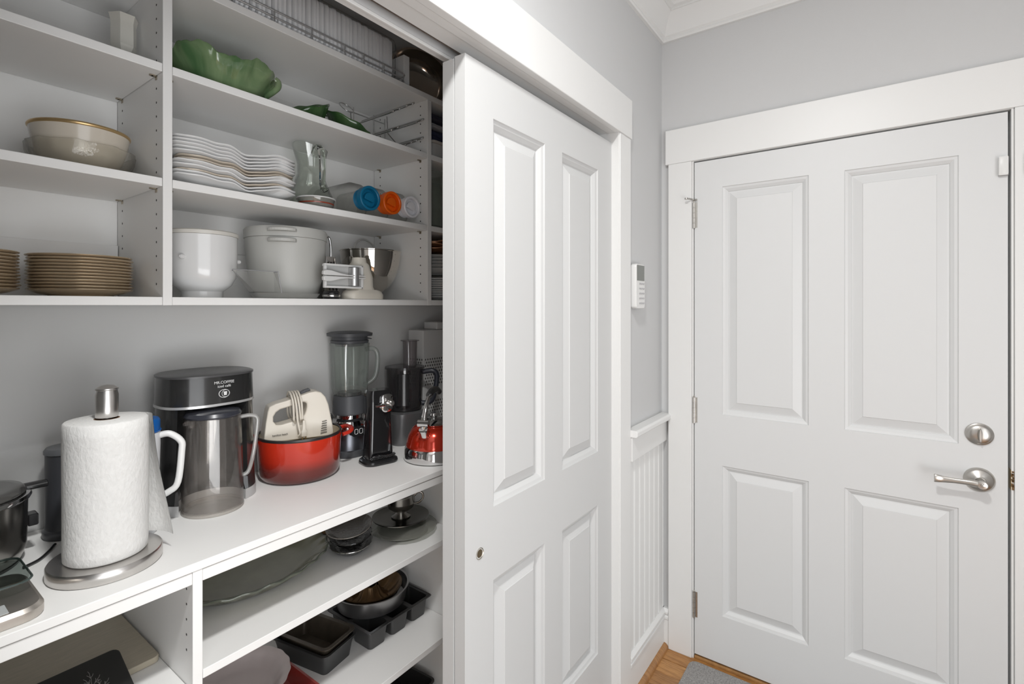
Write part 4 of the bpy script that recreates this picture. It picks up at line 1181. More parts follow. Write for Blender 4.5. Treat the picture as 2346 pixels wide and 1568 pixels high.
HC = thin_glass('clear handle', (0.72, 0.72, 0.71), 1.6, 0.03, body=0.25, bodycol=(0.75, 0.74, 0.72))
MB().tube(smooth_path([(0.058, -0.022, 0.232), (0.080, -0.034, 0.234), (0.094, -0.042, 0.226), (0.094, -0.042, 0.200), (0.086, -0.038, 0.130), (0.076, -0.032, 0.084), (0.062, -0.026, 0.074)], 6), 0.0068, 10, flat=0.8).build('handle', HC, cp_, smooth=60)

# ------------------------------------------------------------------ worktop, red oven pot with mixer
RED = ramp_mat('red fade enamel', [(0.0, (0.085, 0.012, 0.010)), (0.30, (0.14, 0.016, 0.011)), (0.55, (0.42, 0.024, 0.010)), (1.0, (0.52, 0.028, 0.010))], 'Z', 0.0, 0.125, 0.16, 0.6)
OX, OY = 0.886, 1.474
ov = thing('dutch_oven', 'red fading enamel oven pot with black rim and cream inside', 'pot', (OX, OY, W))
MB().lathe([(0.0, 0.0), (0.104, 0.0), (0.114, 0.006), (0.119, 0.020), (0.1225, 0.100), (0.1240, 0.128), (0.1195, 0.128), (0.1185, 0.118), (0.1185, 0.100), (0.1150, 0.022), (0.108, 0.010), (0.0, 0.008)], 80).build('pot_body', RED, ov, smooth=40)
MB().lathe([(0.1195, 0.1282), (0.1245, 0.1282), (0.1258, 0.131), (0.1245, 0.136), (0.1205, 0.1365), (0.1180, 0.134)], 80).build('rim', mat('black enamel rim', (0.022, 0.020, 0.020), 0.3), ov, smooth=60)
MB().lathe([(0.1178, 0.132), (0.1168, 0.105), (0.1130, 0.026), (0.106, 0.0125), (0.0, 0.0105)], 80).build('cream_lining', mat('cream enamel', (0.66, 0.56, 0.42), 0.2, coat=0.4), ov, smooth=60)
REDH = mat('red enamel', (0.50, 0.026, 0.012), 0.15, coat=0.6)
for a in (math.radians(-20), math.radians(148)):
    ca, sa = math.cos(a), math.sin(a)
    pts = [(0.120, -0.046, 0.117), (0.140, -0.043, 0.121), (0.152, -0.030, 0.125), (0.157, 0.0, 0.127), (0.152, 0.030, 0.125), (0.140, 0.043, 0.121), (0.120, 0.046, 0.117)]
    pts = [(x * ca - y * sa, x * sa + y * ca, z) for (x, y, z) in pts]
    MB().tube(smooth_path(pts, 5), 0.0085, 12, flat=0.75).build('loop_handle', REDH, ov, smooth=60)
gl_ = thing('amber_plate', 'amber tinted glass plate lying inside the red pot', 'plate', (OX, OY, W + 0.1050))
MB().lathe([(0.0, 0.004), (0.090, 0.002), (0.1125, 0.0), (0.1150, 0.002), (0.1150, 0.005), (0.1120, 0.006), (0.090, 0.008), (0.0, 0.0095)], 72).build('plate_glass', thin_glass('amber glass', (0.90, 0.84, 0.68), 1.4, 0.03, body=0.45, bodycol=(0.62, 0.53, 0.36)), gl_, smooth=60)
hm = thing('hand_mixer', 'cream electric hand mixer with wrapped cord resting in red pot', 'mixer', (0.880, 1.480, W + 0.1165), math.radians(-17))
hm.scale = (0.96, 1.0, 1.1)
# side profile (x along the mixer, z up), with the handle opening as an inner ring
OUT = [(-0.108, 0.0), (-0.100, 0.055), (-0.094, 0.088), (-0.090, 0.099), (-0.070, 0.106), (-0.040, 0.111), (0.0, 0.121), (0.030, 0.129), (0.050, 0.131), (0.066, 0.127), (0.080, 0.113), (0.090, 0.090), (0.097, 0.060), (0.102, 0.030), (0.105, 0.006), (0.100, 0.0), (0.05, 0.0), (0.0, 0.0), (-0.05, 0.0), (-0.09, 0.0)]
INN = [(-0.070, 0.048), (-0.078, 0.058), (-0.078, 0.070), (-0.070, 0.082), (-0.058, 0.089), (-0.035, 0.093), (-0.008, 0.099), (0.010, 0.103), (0.018, 0.102), (0.022, 0.097), (0.022, 0.088), (0.020, 0.078), (0.016, 0.068), (0.008, 0.060), (0.0, 0.056), (-0.012, 0.053), (-0.025, 0.050), (-0.040, 0.048), (-0.052, 0.046), (-0.062, 0.046)]
hmv = MB()
hwid = lambda x, z: 0.026 + 0.010 * max(0, min(1, (x + 0.02) / 0.08)) + (0.006 if z < 0.04 else 0.0)
v_, f_ = [], []
NN = len(OUT)
for sgn in (-1, 1):
    for P_ in (OUT, INN):
        for (x, z) in P_:
            v_.append((x, sgn * hwid(x, z), z))
for i in range(NN):
    k_ = (i + 1) % NN
    f_.append((i, k_, NN + k_, NN + i))
    f_.append((2 * NN + i, 3 * NN + i, 3 * NN + k_, 2 * NN + k_))
    f_.append((i, 2 * NN + i, 2 * NN + k_, k_))
    f_.append((NN + i, NN + k_, 3 * NN + k_, 3 * NN + i))
hmv.add(v_, f_)
MIX = mat('cream mixer shell', (0.68, 0.63, 0.55), 0.35)
hmv.build('mixer_body', MIX, hm, smooth=60, bevel=0.009, seg=3)
MB().prism([(0.006, 0.1225), (0.012, 0.1235), (0.040, 0.1315), (0.036, 0.1375), (0.020, 0.1335), (0.008, 0.128)], -0.010, 0.010, 'y').build('speed_switch', DKGREY, hm, bevel=0.0015)
for i in range(6):
    z = 0.010 + 0.0065 * i
    MB().tube([(0.062 + 0.001 * i, -0.0428, z), (0.082, -0.0422, z + 0.002)], 0.0010, 6).build('vent_slot', DARKHOLE, hm)
text_part('brand_print', 'hamilton beach', 0.0075, Matrix.Translation((-0.060, -0.0330, 0.020)) @ Matrix.Rotation(PI / 2, 4, 'X'), mat('black print', (0.03, 0.03, 0.03), 0.6), hm)
CORD = mat('cream cord', (0.66, 0.61, 0.53), 0.5)
for i in range(4):
    x = -0.022 + 0.0085 * i
    lp = [(x + 0.004 * math.sin(i), -0.046, 0.060), (x - 0.002, -0.045, 0.105), (x - 0.004, -0.020, 0.1290), (x - 0.004, 0.012, 0.1290), (x, 0.040, 0.105), (x + 0.004, 0.046, 0.060), (x + 0.010, 0.030, 0.0445), (x + 0.010, -0.020, 0.0445)]
    pts = smooth_path(lp + [lp[0]], 5)
    MB().tube(pts, 0.0032, 8).build('cord_loop', CORD, hm, smooth=60)
MB().tube(smooth_path([(-0.014, -0.046, 0.090), (-0.012, -0.048, 0.060), (-0.008, -0.052, 0.035), (-0.006, -0.055, 0.020), (-0.012, -0.050, 0.012)], 5), 0.003, 8).build('cord_loop', CORD, hm, smooth=60)
plg = MB().loft([[(0.006 + p[0], -0.056 + p[1], z) for p in rrect(w_, d_, 0.004, 3)] for (w_, d_, z) in ((0.018, 0.011, 0.012), (0.020, 0.013, 0.026), (0.012, 0.010, 0.032), (0.009, 0.008, 0.056))]).build('plug', MIX, hm, smooth=40)
for x in (0.001, 0.011):
    box('plug_blade', x - 0.0008, x + 0.0008, -0.059, -0.053, 0.002, 0.012, mat('brass', (0.55, 0.40, 0.18), 0.3, 1.0), plg, 0)

# ------------------------------------------------------------------ worktop, blender
bl = thing('blender', 'blender with ribbed glass jar, dark lid and chrome base', 'blender', (1.110, 1.528, W), math.radians(-8))
def bring(w_, z, r_=0.03, n=6):
    return [(p[0], p[1], z) for p in rrect(w_, w_, r_, n)]
MB().loft([bring(0.118, 0.0, 0.05), bring(0.122, 0.006, 0.05), bring(0.120, 0.022, 0.05), bring(0.112, 0.024, 0.05)]).build('base_skirt', DKGREY, bl, smooth=35)
MB().loft([bring(0.112, 0.0242, 0.05), bring(0.110, 0.075, 0.05), bring(0.098, 0.090, 0.045), bring(0.104, 0.094, 0.048)]).build('motor_base', mat('gunmetal', (0.22, 0.23, 0.26), 0.3, 0.9), bl, smooth=35)
MB().loft([bring(0.118, 0.0945, 0.05), bring(0.124, 0.108, 0.052), bring(0.112, 0.126, 0.048), bring(0.086, 0.132, 0.04), bring(0.086, 0.146, 0.04)]).build('chrome_collar', CHROME, bl, smooth=40)
pn = MB().loft([[(0.010 + p[0], -0.0635 - d_, 0.092 + p[1]) for p in rrect(0.076, 0.034, 0.012, 5)] for d_ in (-0.016, 0.0, 0.002)]).build('control_panel', BLACKP, bl, smooth=35)
for i in range(3):
    pts = [(-0.010 + 0.018 * i + p[0], -0.0660, 0.092 + p[1]) for p in rrect(0.012, 0.017, 0.004, 4)]
    MB().tube(pts, 0.0009, 6, closed=True).build('button_outline', INK, pn)
MB().loft([bring(0.104, 0.1465, 0.045), bring(0.112, 0.150, 0.048), bring(0.110, 0.190, 0.047), bring(0.104, 0.213, 0.045), bring(0.094, 0.213, 0.04)]).build('jar_collar', DKGREY, bl, smooth=35)
MB().loft([bring(0.084, 0.2135, 0.036), bring(0.078, 0.224, 0.034)]).build('blade_seat', BLACKP, bl, smooth=35)
def flute(w_, z, wob):
    out = []
    for j_ in range(64):
        a = 2 * PI * j_ / 64
        e = 4.0
        rr = w_ / 2 / ((abs(math.cos(a)) ** e + abs(math.sin(a)) ** e) ** (1 / e))
        rr *= 1 + wob * math.cos(8 * a)
        out.append((rr * math.cos(a), rr * math.sin(a), z))
    return out
JG = thin_glass('jar glass', (0.93, 0.95, 0.935), 1.5, body=0.06, bodycol=(0.75, 0.78, 0.76))
MB().loft([flute(0.096, 0.2145, 0.03), flute(0.104, 0.235, 0.035), flute(0.112, 0.330, 0.03), flute(0.116, 0.385, 0.01), flute(0.120, 0.398, 0.0), flute(0.116, 0.398, 0.0), flute(0.110, 0.385, 0.01), flute(0.105, 0.330, 0.03), flute(0.096, 0.236, 0.035)], False, False).build('jar', JG, bl, smooth=50)
MB().tube(smooth_path([(0.056, -0.012, 0.372), (0.078, -0.020, 0.376), (0.094, -0.026, 0.360), (0.096, -0.027, 0.320), (0.088, -0.024, 0.272), (0.066, -0.016, 0.250), (0.050, -0.010, 0.244)], 6), 0.0085, 10).build('jar_handle', thin_glass('jar handle glass', (0.84, 0.87, 0.85), 1.45, 0.02, body=0.14, bodycol=(0.75, 0.78, 0.76)), bl, smooth=60)
blid = MB().loft([bring(0.094, 0.388, 0.04), bring(0.098, 0.3985, 0.04), bring(0.122, 0.3990, 0.05), bring(0.124, 0.408, 0.05), bring(0.118, 0.411, 0.05), bring(0.116, 0.426, 0.048), bring(0.146, 0.424, 0.058), bring(0.148, 0.434, 0.058), bring(0.12, 0.439, 0.048)]).build('lid', DKGREY, bl, smooth=35)
MB().prism([(0.050, 0.412), (0.082, 0.409), (0.082, 0.412), (0.050, 0.420)], -0.012, 0.012, 'y').build('lid_tab', DKGREY, blid, bevel=0.001)
MB().tube(smooth_path([(-0.055, 0.02, 0.012), (-0.085, 0.0, 0.05), (-0.074, -0.01, 0.12), (-0.084, -0.02, 0.158), (-0.078, -0.03, 0.145)], 6), 0.0035, 8).build('cord', BLACKP, bl, smooth=60)

# can opener
co = thing('can_opener', 'glossy black upright electric can opener with chrome cutter', 'can opener', (1.112, 1.372, W), math.radians(-14))
MB().loft([[(p[0], p[1] + dy, z) for p in rrect(w_, d_, r_, 6)] for (w_, d_, r_, z, dy) in ((0.118, 0.092, 0.030, 0.0, 0), (0.122, 0.096, 0.032, 0.006, 0), (0.118, 0.092, 0.030, 0.012, 0), (0.090, 0.078, 0.018, 0.018, 0.002))]).build('foot', BLACKP, co, smooth=35)
MB().loft([[(p[0] + dx, p[1] + 0.006, z) for p in rrect(w_, d_, 0.012, 5)] for (w_, d_, z, dx) in ((0.088, 0.070, 0.0182, 0), (0.084, 0.066, 0.06, 0), (0.076, 0.062, 0.17, 0.000), (0.080, 0.062, 0.195, 0.002), (0.080, 0.062, 0.232, 0.002), (0.074, 0.056, 0.246, 0.002))]).build('opener_body', mat('piano black', (0.010, 0.010, 0.011), 0.12, coat=0.6), co, smooth=35)
ch_ = MB()
ch_.loft([[(0.016 + p[0], -0.026 - d_, 0.203 + p[1]) for p in rrect(w_, h_, 0.016, 6)] for (w_, h_, d_) in ((0.040, 0.062, -0.002), (0.040, 0.062, 0.008), (0.034, 0.054, 0.011))])
cpl = ch_.build('cutter_plate', CHROME, co, smooth=40)
MB().lathe([(0.0, -0.001), (0.010, -0.001), (0.010, 0.010), (0.006, 0.014), (0.0, 0.014)], 20).xf(Matrix.Translation((0.026, -0.038, 0.203)) @ RX).build('cutter_wheel', STEEL, cpl, smooth=40)
MB().lathe([(0.0, -0.001), (0.006, -0.001), (0.006, 0.006), (0.0, 0.008)], 16).xf(Matrix.Translation((0.010, -0.037, 0.214)) @ RX).build('drive_wheel', STEEL, cpl, smooth=40)
MB().tube([(0.004, -0.036, 0.198), (-0.020, -0.044, 0.199), (-0.030, -0.047, 0.199)], [0.006, 0.0048, 0.0040], 10).build('lever_arm', CHROME, cpl, smooth=60)
for (i, r_) in enumerate((0.040, 0.043, 0.038)):
    pts = [(1.05 * r_ * math.cos(a) - 0.002, -0.0 + r_ * 0.62 * math.sin(a) - 0.036 + 0.010, 0.022 + 0.0045 * i + 0.002 * math.sin(3 * a + i)) for a in [2 * PI * k_ / 28 for k_ in range(28)]]
    pts = [(x, min(y, -0.0325) if y < 0 else y, z) for (x, y, z) in pts]
    half = [p for p in pts if p[1] <= -0.02]
    half = sorted(half, key=lambda p: p[0])
    MB().tube([(p[0], -0.035 - 0.003 * i - 0.004 * math.sin(PI * (p[0] + 0.045) / 0.09), p[2]) for p in half], 0.0028, 8).build('cord', BLACKP, co, smooth=60)

# food processor
fpz = thing('food_processor', 'food processor with grey base and clear smoky bowl', 'food processor', (1.345, 1.500, W), math.radians(-20))
MB().loft([[(p[0], p[1], z) for p in rrect(w_, d_, r_, 6)] for (w_, d_, r_, z) in ((0.132, 0.140, 0.040, 0.0), (0.138, 0.146, 0.042, 0.008), (0.130, 0.140, 0.042, 0.080), (0.140, 0.150, 0.050, 0.100), (0.142, 0.152, 0.052, 0.118), (0.120, 0.130, 0.05, 0.124))]).build('motor_base', mat('graphite', (0.20, 0.20, 0.205), 0.32, 0.6), fpz, smooth=35)
FPB = thin_glass('smoke bowl', (0.66, 0.64, 0.65), 1.5, 0.03, body=0.06, bodycol=(0.25, 0.24, 0.25))
MB().lathe([(0.0, 0.1245), (0.060, 0.1245), (0.066, 0.130), (0.071, 0.285), (0.068, 0.285), (0.063, 0.132), (0.0, 0.128)], 56).build('bowl', FPB, fpz, smooth=50)
MB().lathe([(0.0, 0.130), (0.012, 0.130), (0.010, 0.24), (0.0, 0.25)], 20).build('blade_hub', BLACKP, fpz, smooth=40)
MB().lathe([(0.0, 0.2995), (0.060, 0.2975), (0.076, 0.294), (0.077, 0.2855), (0.0, 0.2852)], 56).build('lid', FPB, fpz, smooth=50)
MB().loft([[(0.014 + p[0], -0.018 + p[1], z) for p in rrect(w_, d_, 0.018, 6)] for (w_, d_, z) in ((0.050, 0.044, 0.298), (0.054, 0.046, 0.392), (0.066, 0.058, 0.394), (0.066, 0.058, 0.397), (0.050, 0.042, 0.397), (0.046, 0.040, 0.30))], False, False).build('feed_tube', thin_glass('tube plastic', (0.84, 0.82, 0.82), 1.45, 0.03, body=0.10, bodycol=(0.4, 0.38, 0.4)), fpz, smooth=40)
MB().tube(smooth_path([(0.064, -0.026, 0.270), (0.096, -0.044, 0.274), (0.112, -0.052, 0.262), (0.112, -0.052, 0.225), (0.100, -0.046, 0.165), (0.084, -0.038, 0.148), (0.062, -0.026, 0.146)], 6), 0.0105, 10).build('handle', mat('blue black grip', (0.03, 0.033, 0.045), 0.3), fpz, smooth=60)
arc_tab('bowl_lock', 0.072, -2.4, -1.7, 0.15, 0.27, 0.006, fpz, BLACKP)

# perforated white bin against the back wall
pb = thing('perforated_bin', 'white plastic bin with perforated bands behind the kettle', 'bin', (1.60, 1.545, W))
PBM = mat('white bin plastic', (0.66, 0.655, 0.645), 0.4)
MB().box(-0.155, 0.155, -0.045, 0.045, 0.0, 0.430).build('bin_body', PBM, pb, bevel=0.004)
MB().box(-0.070, 0.150, -0.040, 0.040, 0.4305, 0.462).build('bin_lid', PBM, pb, bevel=0.004)
ph_ = MB()
for (z0, z1) in ((0.205, 0.325), (0.015, 0.150)):
    nz = int((z1 - z0) / 0.013)
    for r_ in range(nz):
        for c_ in range(21):
            x = -0.143 + 0.0135 * c_ + (0.0065 if r_ % 2 else 0)
            z = z0 + 0.013 * r_
            ph_.prism([(x + 0.0034 * math.cos(a), z + 0.0046 * math.sin(a)) for a in [2 * PI * i / 6 for i in range(6)]], -0.0457, -0.0449, 'y')
            if c_ < 6:
                y = -0.037 + 0.0135 * c_ + (0.0065 if r_ % 2 else 0)
                ph_.prism([(y + 0.0034 * math.cos(a), z + 0.0046 * math.sin(a)) for a in [2 * PI * i / 6 for i in range(6)]], -0.1557, -0.1549, 'x')
o = ph_.build('perforations', mat('perforation shade', (0.10, 0.095, 0.09), 0.8), pb); o['kind'] = 'stuff'

# kettle
kt = thing('tea_kettle', 'red kettle with steel base and chrome handle at the door edge', 'kettle', (1.257, 1.252, W), math.radians(205))
MB().lathe([(0.0, 0.0), (0.098, 0.0), (0.103, 0.004), (0.104, 0.012), (0.100, 0.040), (0.096, 0.046), (0.0, 0.046)], 64).build('steel_base', CHROME, kt, smooth=40)
MB().lathe([(0.0962, 0.0462), (0.097, 0.052), (0.088, 0.085), (0.074, 0.108), (0.058, 0.120), (0.0, 0.120)], 64).build('kettle_body', mat('metallic red', (0.55, 0.035, 0.012), 0.14, 0.55, coat=0.7), kt, smooth=50)
klid = MB().lathe([(0.060, 0.1202), (0.062, 0.124), (0.054, 0.130), (0.030, 0.138), (0.016, 0.140), (0.0, 0.141)], 48).build('lid', CHROME, kt, smooth=50)
MB().lathe([(0.0, 0.1405), (0.010, 0.1405), (0.014, 0.146), (0.022, 0.150), (0.019, 0.157), (0.0, 0.160)], 28).build('lid_knob', CHROME, klid, smooth=50)
MB().loft([[(x + 0.012 * math.cos(a) * sx_, 0.015 * math.sin(a), z + 0.012 * math.cos(a) * sz_) for a in [2 * PI * i / 16 for i in range(16)]] for (x, z, sx_, sz_) in ((0.066, 0.080, 0.7, 0.9), (0.088, 0.100, 0.75, -0.75), (0.104, 0.122, 0.8, -0.6))]).build('spout', CHROME, kt, smooth=50)
MB().lathe([(0.0, -0.018), (0.012, -0.018), (0.013, 0.018), (0.0, 0.018)], 16).xf(Matrix.Translation((0.100, 0, 0.142)) @ RX).build('whistle_hinge', CHROME, kt, smooth=50)
MB().tube(smooth_path([(0.092, 0, 0.112), (0.098, 0, 0.140), (0.090, 0, 0.170), (0.068, 0, 0.205), (0.046, 0, 0.226)], 5), [0.014 - 0.0004 * i for i in range(21)], 12, flat=0.75).build('handle_arm', CHROME, kt, smooth=60)
MB().tube(smooth_path([(0.048, 0, 0.225), (0.020, 0, 0.236), (-0.020, 0, 0.236), (-0.050, 0, 0.222)], 6), 0.0115, 12).build('grip', BLACKP, kt, smooth=60)

# ------------------------------------------------------------------ base shelves, upper level
pl = thing('glass_platter', 'large oval green grey glass platter with rippled edge', 'platter', (0.705, 1.425, S1), math.radians(0))
def ripple(a, r, z):
    k_ = 1 if r > 0.19 else 0
    return (1 + k_ * (0.010 * math.sin(22 * a) + 0.006 * math.sin(9 * a + 1)), k_ * 0.0025 * math.sin(22 * a + 1))
PLG = mat('sage glass', (0.170, 0.166, 0.108), 0.14, bump=0.15, bscale=30, coat=0.3, var=0.12, vscale=12)
MB().lathe([(0.0, 0.006), (0.130, 0.005), (0.150, 0.0), (0.165, 0.006), (0.195, 0.024), (0.218, 0.034), (0.224, 0.037), (0.222, 0.041), (0.214, 0.040), (0.190, 0.031), (0.162, 0.014), (0.140, 0.010), (0.0, 0.011)], 132, sy=0.735, fn=ripple).build('platter_wall', PLG, pl, smooth=60)
MB().tube([(0.221 * ripple(a, 0.22, 0)[0] * math.cos(a), 0.221 * 0.735 * ripple(a, 0.22, 0)[0] * math.sin(a), 0.0395 + ripple(a, 0.22, 0)[1]) for a in [2 * PI * i / 132 for i in range(132)]], 0.0034, 8, closed=True).build('rim', thin_glass('pale rim glass', (0.62, 0.66, 0.60), 1.6, 0.02, body=0.3, bodycol=(0.25, 0.27, 0.23)), pl, smooth=60)

DKG = mat('black pressed glass', (0.022, 0.021, 0.020), 0.1, bump=0.5, bscale=120, coat=0.4)
DKG2 = mat('smoky pressed glass', (0.085, 0.075, 0.065), 0.12, bump=0.5, bscale=140, coat=0.4)
def oval_dish(label, loc, rz, a_, b_, h, m, tilt=0.0, rim=None):
    t = thing('pressed_dish', label, 'dish', loc, group='dark oval glass dishes', rot=(tilt, 0, rz))
    MB().lathe([(0.0, 0.0), (0.62, 0.0), (0.72, h * 0.15), (0.92, h * 0.8), (1.0, h), (0.985, h * 1.12), (0.90, h * 0.95), (0.70, h * 0.32), (0.60, h * 0.18), (0.0, h * 0.18)], 72, sx=a_, sy=b_, fn=lambda a, r, z: (1 + (0.014 * math.sin(26 * a) if r > 0.8 else 0), 0)).build('dish_wall', m, t, smooth=50)
    if rim:
        MB().tube([(0.99 * a_ * math.cos(a), 0.99 * b_ * math.sin(a), h * 1.06) for a in [2 * PI * i / 48 for i in range(48)]], 0.0014, 6, closed=True).build('rim', rim, t, smooth=60)
    return t
SILV = mat('silver', (0.62, 0.61, 0.59), 0.15, 1.0)
oval_dish('lowest black oval glass dish of the small dark stack', (0.976, 1.338, S1), 0.9, 0.088, 0.066, 0.022, DKG, rim=SILV)
oval_dish('middle black oval glass dish of the small dark stack', (0.976, 1.339, S1 + 0.0235), 0.9, 0.087, 0.065, 0.022, DKG)
oval_dish('top smoky oval dish of the small dark stack, slightly tilted', (0.974, 1.342, S1 + 0.0510), 0.9, 0.094, 0.070, 0.018, DKG2, tilt=-0.06, rim=mat('smoky rim', (0.22, 0.20, 0.18), 0.2))
ad = thing('amber_dish', 'low amber brown dish at the back of the base shelf', 'dish', (1.035, 1.512, S1))
MB().lathe([(0.0, 0.0), (0.060, 0.0), (0.080, 0.012), (0.083, 0.030), (0.080, 0.030), (0.074, 0.012), (0.056, 0.004), (0.0, 0.004)], 56).build('dish_wall', mat('amber glaze', (0.20, 0.11, 0.045), 0.2, coat=0.4), ad, smooth=50)
# footed glass plate and pewter cup
cs_ = thing('glass_cake_stand', 'clear scalloped glass stand under the pewter cup', 'stand', (1.152, 1.290, S1))
GST = thin_glass('stand glass', (0.80, 0.81, 0.78), 1.6, 0.02, body=0.14, bodycol=(0.55, 0.55, 0.50))
sc_ = lambda a, r, z: (1 + (0.016 * abs(math.sin(9 * a)) if r > 0.09 else 0), 0)
MB().lathe([(0.0, 0.0), (0.078, 0.0), (0.082, 0.003), (0.070, 0.012), (0.030, 0.026), (0.026, 0.034), (0.060, 0.036), (0.090, 0.024), (0.1085, 0.018), (0.1095, 0.021), (0.092, 0.030), (0.060, 0.0415), (0.0, 0.042)], 108, fn=sc_).build('stand_glass', GST, cs_, smooth=50)
pp = thing('pewter_saucer', 'dark pewter saucer on the glass stand', 'saucer', (1.146, 1.298, S1 + 0.0425))
PEWT = mat('pewter', (0.36, 0.35, 0.33), 0.22, 1.0, var=0.12, vscale=30)
MB().lathe([(0.0, 0.0), (0.055, 0.0), (0.080, 0.003), (0.094, 0.010), (0.094, 0.0125), (0.078, 0.006), (0.056, 0.003), (0.0, 0.003)], 64).build('saucer_wall', mat('dark pewter', (0.23, 0.225, 0.21), 0.2, 1.0), pp, smooth=50)
pcu = thing('pewter_cup', 'pewter cup with scroll handle standing on the saucer', 'cup', (1.153, 1.305, S1 + 0.0458), math.radians(-50))
MB().lathe([(0.0, 0.0), (0.030, 0.0), (0.032, 0.003), (0.020, 0.010), (0.016, 0.016), (0.026, 0.022), (0.042, 0.034), (0.047, 0.052), (0.045, 0.070), (0.049, 0.080), (0.047, 0.080), (0.043, 0.070), (0.044, 0.052), (0.038, 0.036), (0.0, 0.026)], 56).build('cup_wall', PEWT, pcu, smooth=50)
MB().tube(smooth_path([(0.044, 0, 0.070), (0.058, 0, 0.082), (0.072, 0, 0.078), (0.074, 0, 0.062), (0.062, 0, 0.048), (0.046, 0, 0.044)], 6), 0.0036, 10).build('scroll_handle', PEWT, pcu, smooth=60)

# ------------------------------------------------------------------ base shelves, lower level
NONST = mat('grey nonstick', (0.085, 0.085, 0.085), 0.32, 0.5)
def tray_mesh(L_, W_, h, taper=0.012, th=0.002, lip=0.006, r=0.014):
    b = MB()
    b.loft([[(p[0], p[1], z) for p in rrect(l_, w_, r_, 5)] for (l_, w_, r_, z) in ((L_ - 2 * taper, W_ - 2 * taper, r, 0.0), (L_ - taper, W_ - taper, r, h * 0.6), (L_, W_, r, h - 0.002), (L_ + 2 * lip, W_ + 2 * lip, r + lip, h - 0.001), (L_ + 2 * lip, W_ + 2 * lip, r + lip, h + 0.001), (L_ - 0.004, W_ - 0.004, r, h + 0.001), (L_ - taper - 0.004, W_ - taper - 0.004, r, h * 0.6), (L_ - 2 * taper - 0.004, W_ - 2 * taper - 0.004, r, th))])
    return b
lo1 = thing('loaf_pan', 'lower dark grey loaf pan of the nested pair', 'loaf pan', (0.892, 1.405, S2), math.radians(101), 'nested loaf pans')
tray_mesh(0.218, 0.128, 0.062, 0.010).build('pan_wall', mat('charcoal pan', (0.055, 0.056, 0.056), 0.35, 0.4), lo1, smooth=35)
lo2 = thing('loaf_pan', 'brown black loaf pan sitting inside the grey loaf pan', 'loaf pan', (0.892, 1.403, S2 + 0.0175), math.radians(101), 'nested loaf pans')
tray_mesh(0.204, 0.112, 0.062, 0.014, lip=0.010).build('pan_wall', mat('brown black pan', (0.075, 0.062, 0.047), 0.32, 0.3, var=0.2, vscale=25), lo2, smooth=35)
ml = thing('mini_loaf_pan', 'dark grey mini loaf pan with six deep cups', 'baking pan', (1.1235, 1.375, S2))
ML, MW, MH = 0.268, 0.220, 0.062
cw_, cd_ = 0.072, 0.096
rim = MB()
xs = [-ML / 2] + sum([[cx_ - cw_ / 2, cx_ + cw_ / 2] for cx_ in (-0.088, 0.0, 0.088)], []) + [ML / 2]
ys = [-MW / 2] + sum([[cy_ - cd_ / 2, cy_ + cd_ / 2] for cy_ in (-0.053, 0.053)], []) + [MW / 2]
for i in range(len(xs) - 1):
    for k_ in range(len(ys) - 1):
        if not (i % 2 == 1 and k_ % 2 == 1):
            rim.box(xs[i], xs[i + 1], ys[k_], ys[k_ + 1], MH - 0.0015, MH)
rim.build('rim_plate', NONST, ml)
MB().tube([(p[0], p[1], MH - 0.001) for p in rrect(ML, MW, 0.008, 4)], 0.0022, 6, closed=True).build('rolled_edge', NONST, ml, smooth=60)
cup0 = None
for cx_ in (-0.088, 0.0, 0.088):
    for cy_ in (-0.053, 0.053):
        if cup0 is None:
            cup0 = MB().loft([[(p[0], p[1], z) for p in rrect(l_, w_, r_, 5)] for (l_, w_, r_, z) in ((cw_ - 0.010, cd_ - 0.010, 0.012, 0.0), (cw_ + 0.002, cd_ + 0.002, 0.010, MH - 0.0018), (cw_ - 0.001, cd_ - 0.001, 0.010, MH - 0.0018), (cw_ - 0.012, cd_ - 0.012, 0.012, 0.002))]).build('cup', NONST, ml, smooth=35)
            q = cup0
        else:
            q = cup0.copy(); COL.objects.link(q)
        q.location = (cx_, cy_, 0)
ckp = thing('cake_pan', 'round silver cake pan resting on the mini loaf pan', 'cake pan', (1.112, 1.408, S2 + 0.0640), rot=(math.radians(0), 0, 0))
ALU = mat('satin aluminium', (0.42, 0.42, 0.425), 0.32, 0.95)
MB().lathe([(0.0, 0.0), (0.108, 0.0), (0.114, 0.004), (0.1215, 0.052), (0.1265, 0.053), (0.1270, 0.056), (0.1240, 0.0575), (0.1200, 0.055), (0.1125, 0.006), (0.106, 0.002), (0.0, 0.002)], 80).build('pan_wall', ALU, ckp, smooth=40)
bt = thing('fluted_pan', 'brown fluted ring pan lying inside the silver cake pan', 'cake pan', (1.108, 1.410, S2 + 0.0665))
MB().lathe([(0.018, 0.052), (0.022, 0.050), (0.036, 0.018), (0.060, 0.004), (0.088, 0.022), (0.104, 0.048), (0.107, 0.050), (0.107, 0.053), (0.102, 0.051), (0.086, 0.028), (0.060, 0.012), (0.040, 0.024), (0.026, 0.052)], 120, fn=lambda a, r, z: (1 + (0.045 * math.sin(12 * a) if 0.03 < r < 0.1 else 0), 0)).build('pan_wall', mat('bronze nonstick', (0.13, 0.075, 0.03), 0.28, 0.6, var=0.3, vscale=30), bt, smooth=50)
rc = thing('red_casserole', 'dark red rectangular baking dish under the pale scalloped dish', 'baking dish', (0.655, 1.350, S2))
tray_mesh(0.275, 0.300, 0.045, 0.010, th=0.005, lip=0.004, r=0.03).build('dish_wall', mat('dark red glaze', (0.26, 0.035, 0.028), 0.18, coat=0.5), rc, smooth=40)
sd = thing('scalloped_dish', 'pale pink scalloped pie dish on the red baking dish', 'pie dish', (0.640, 1.372, S2 + 0.0465))
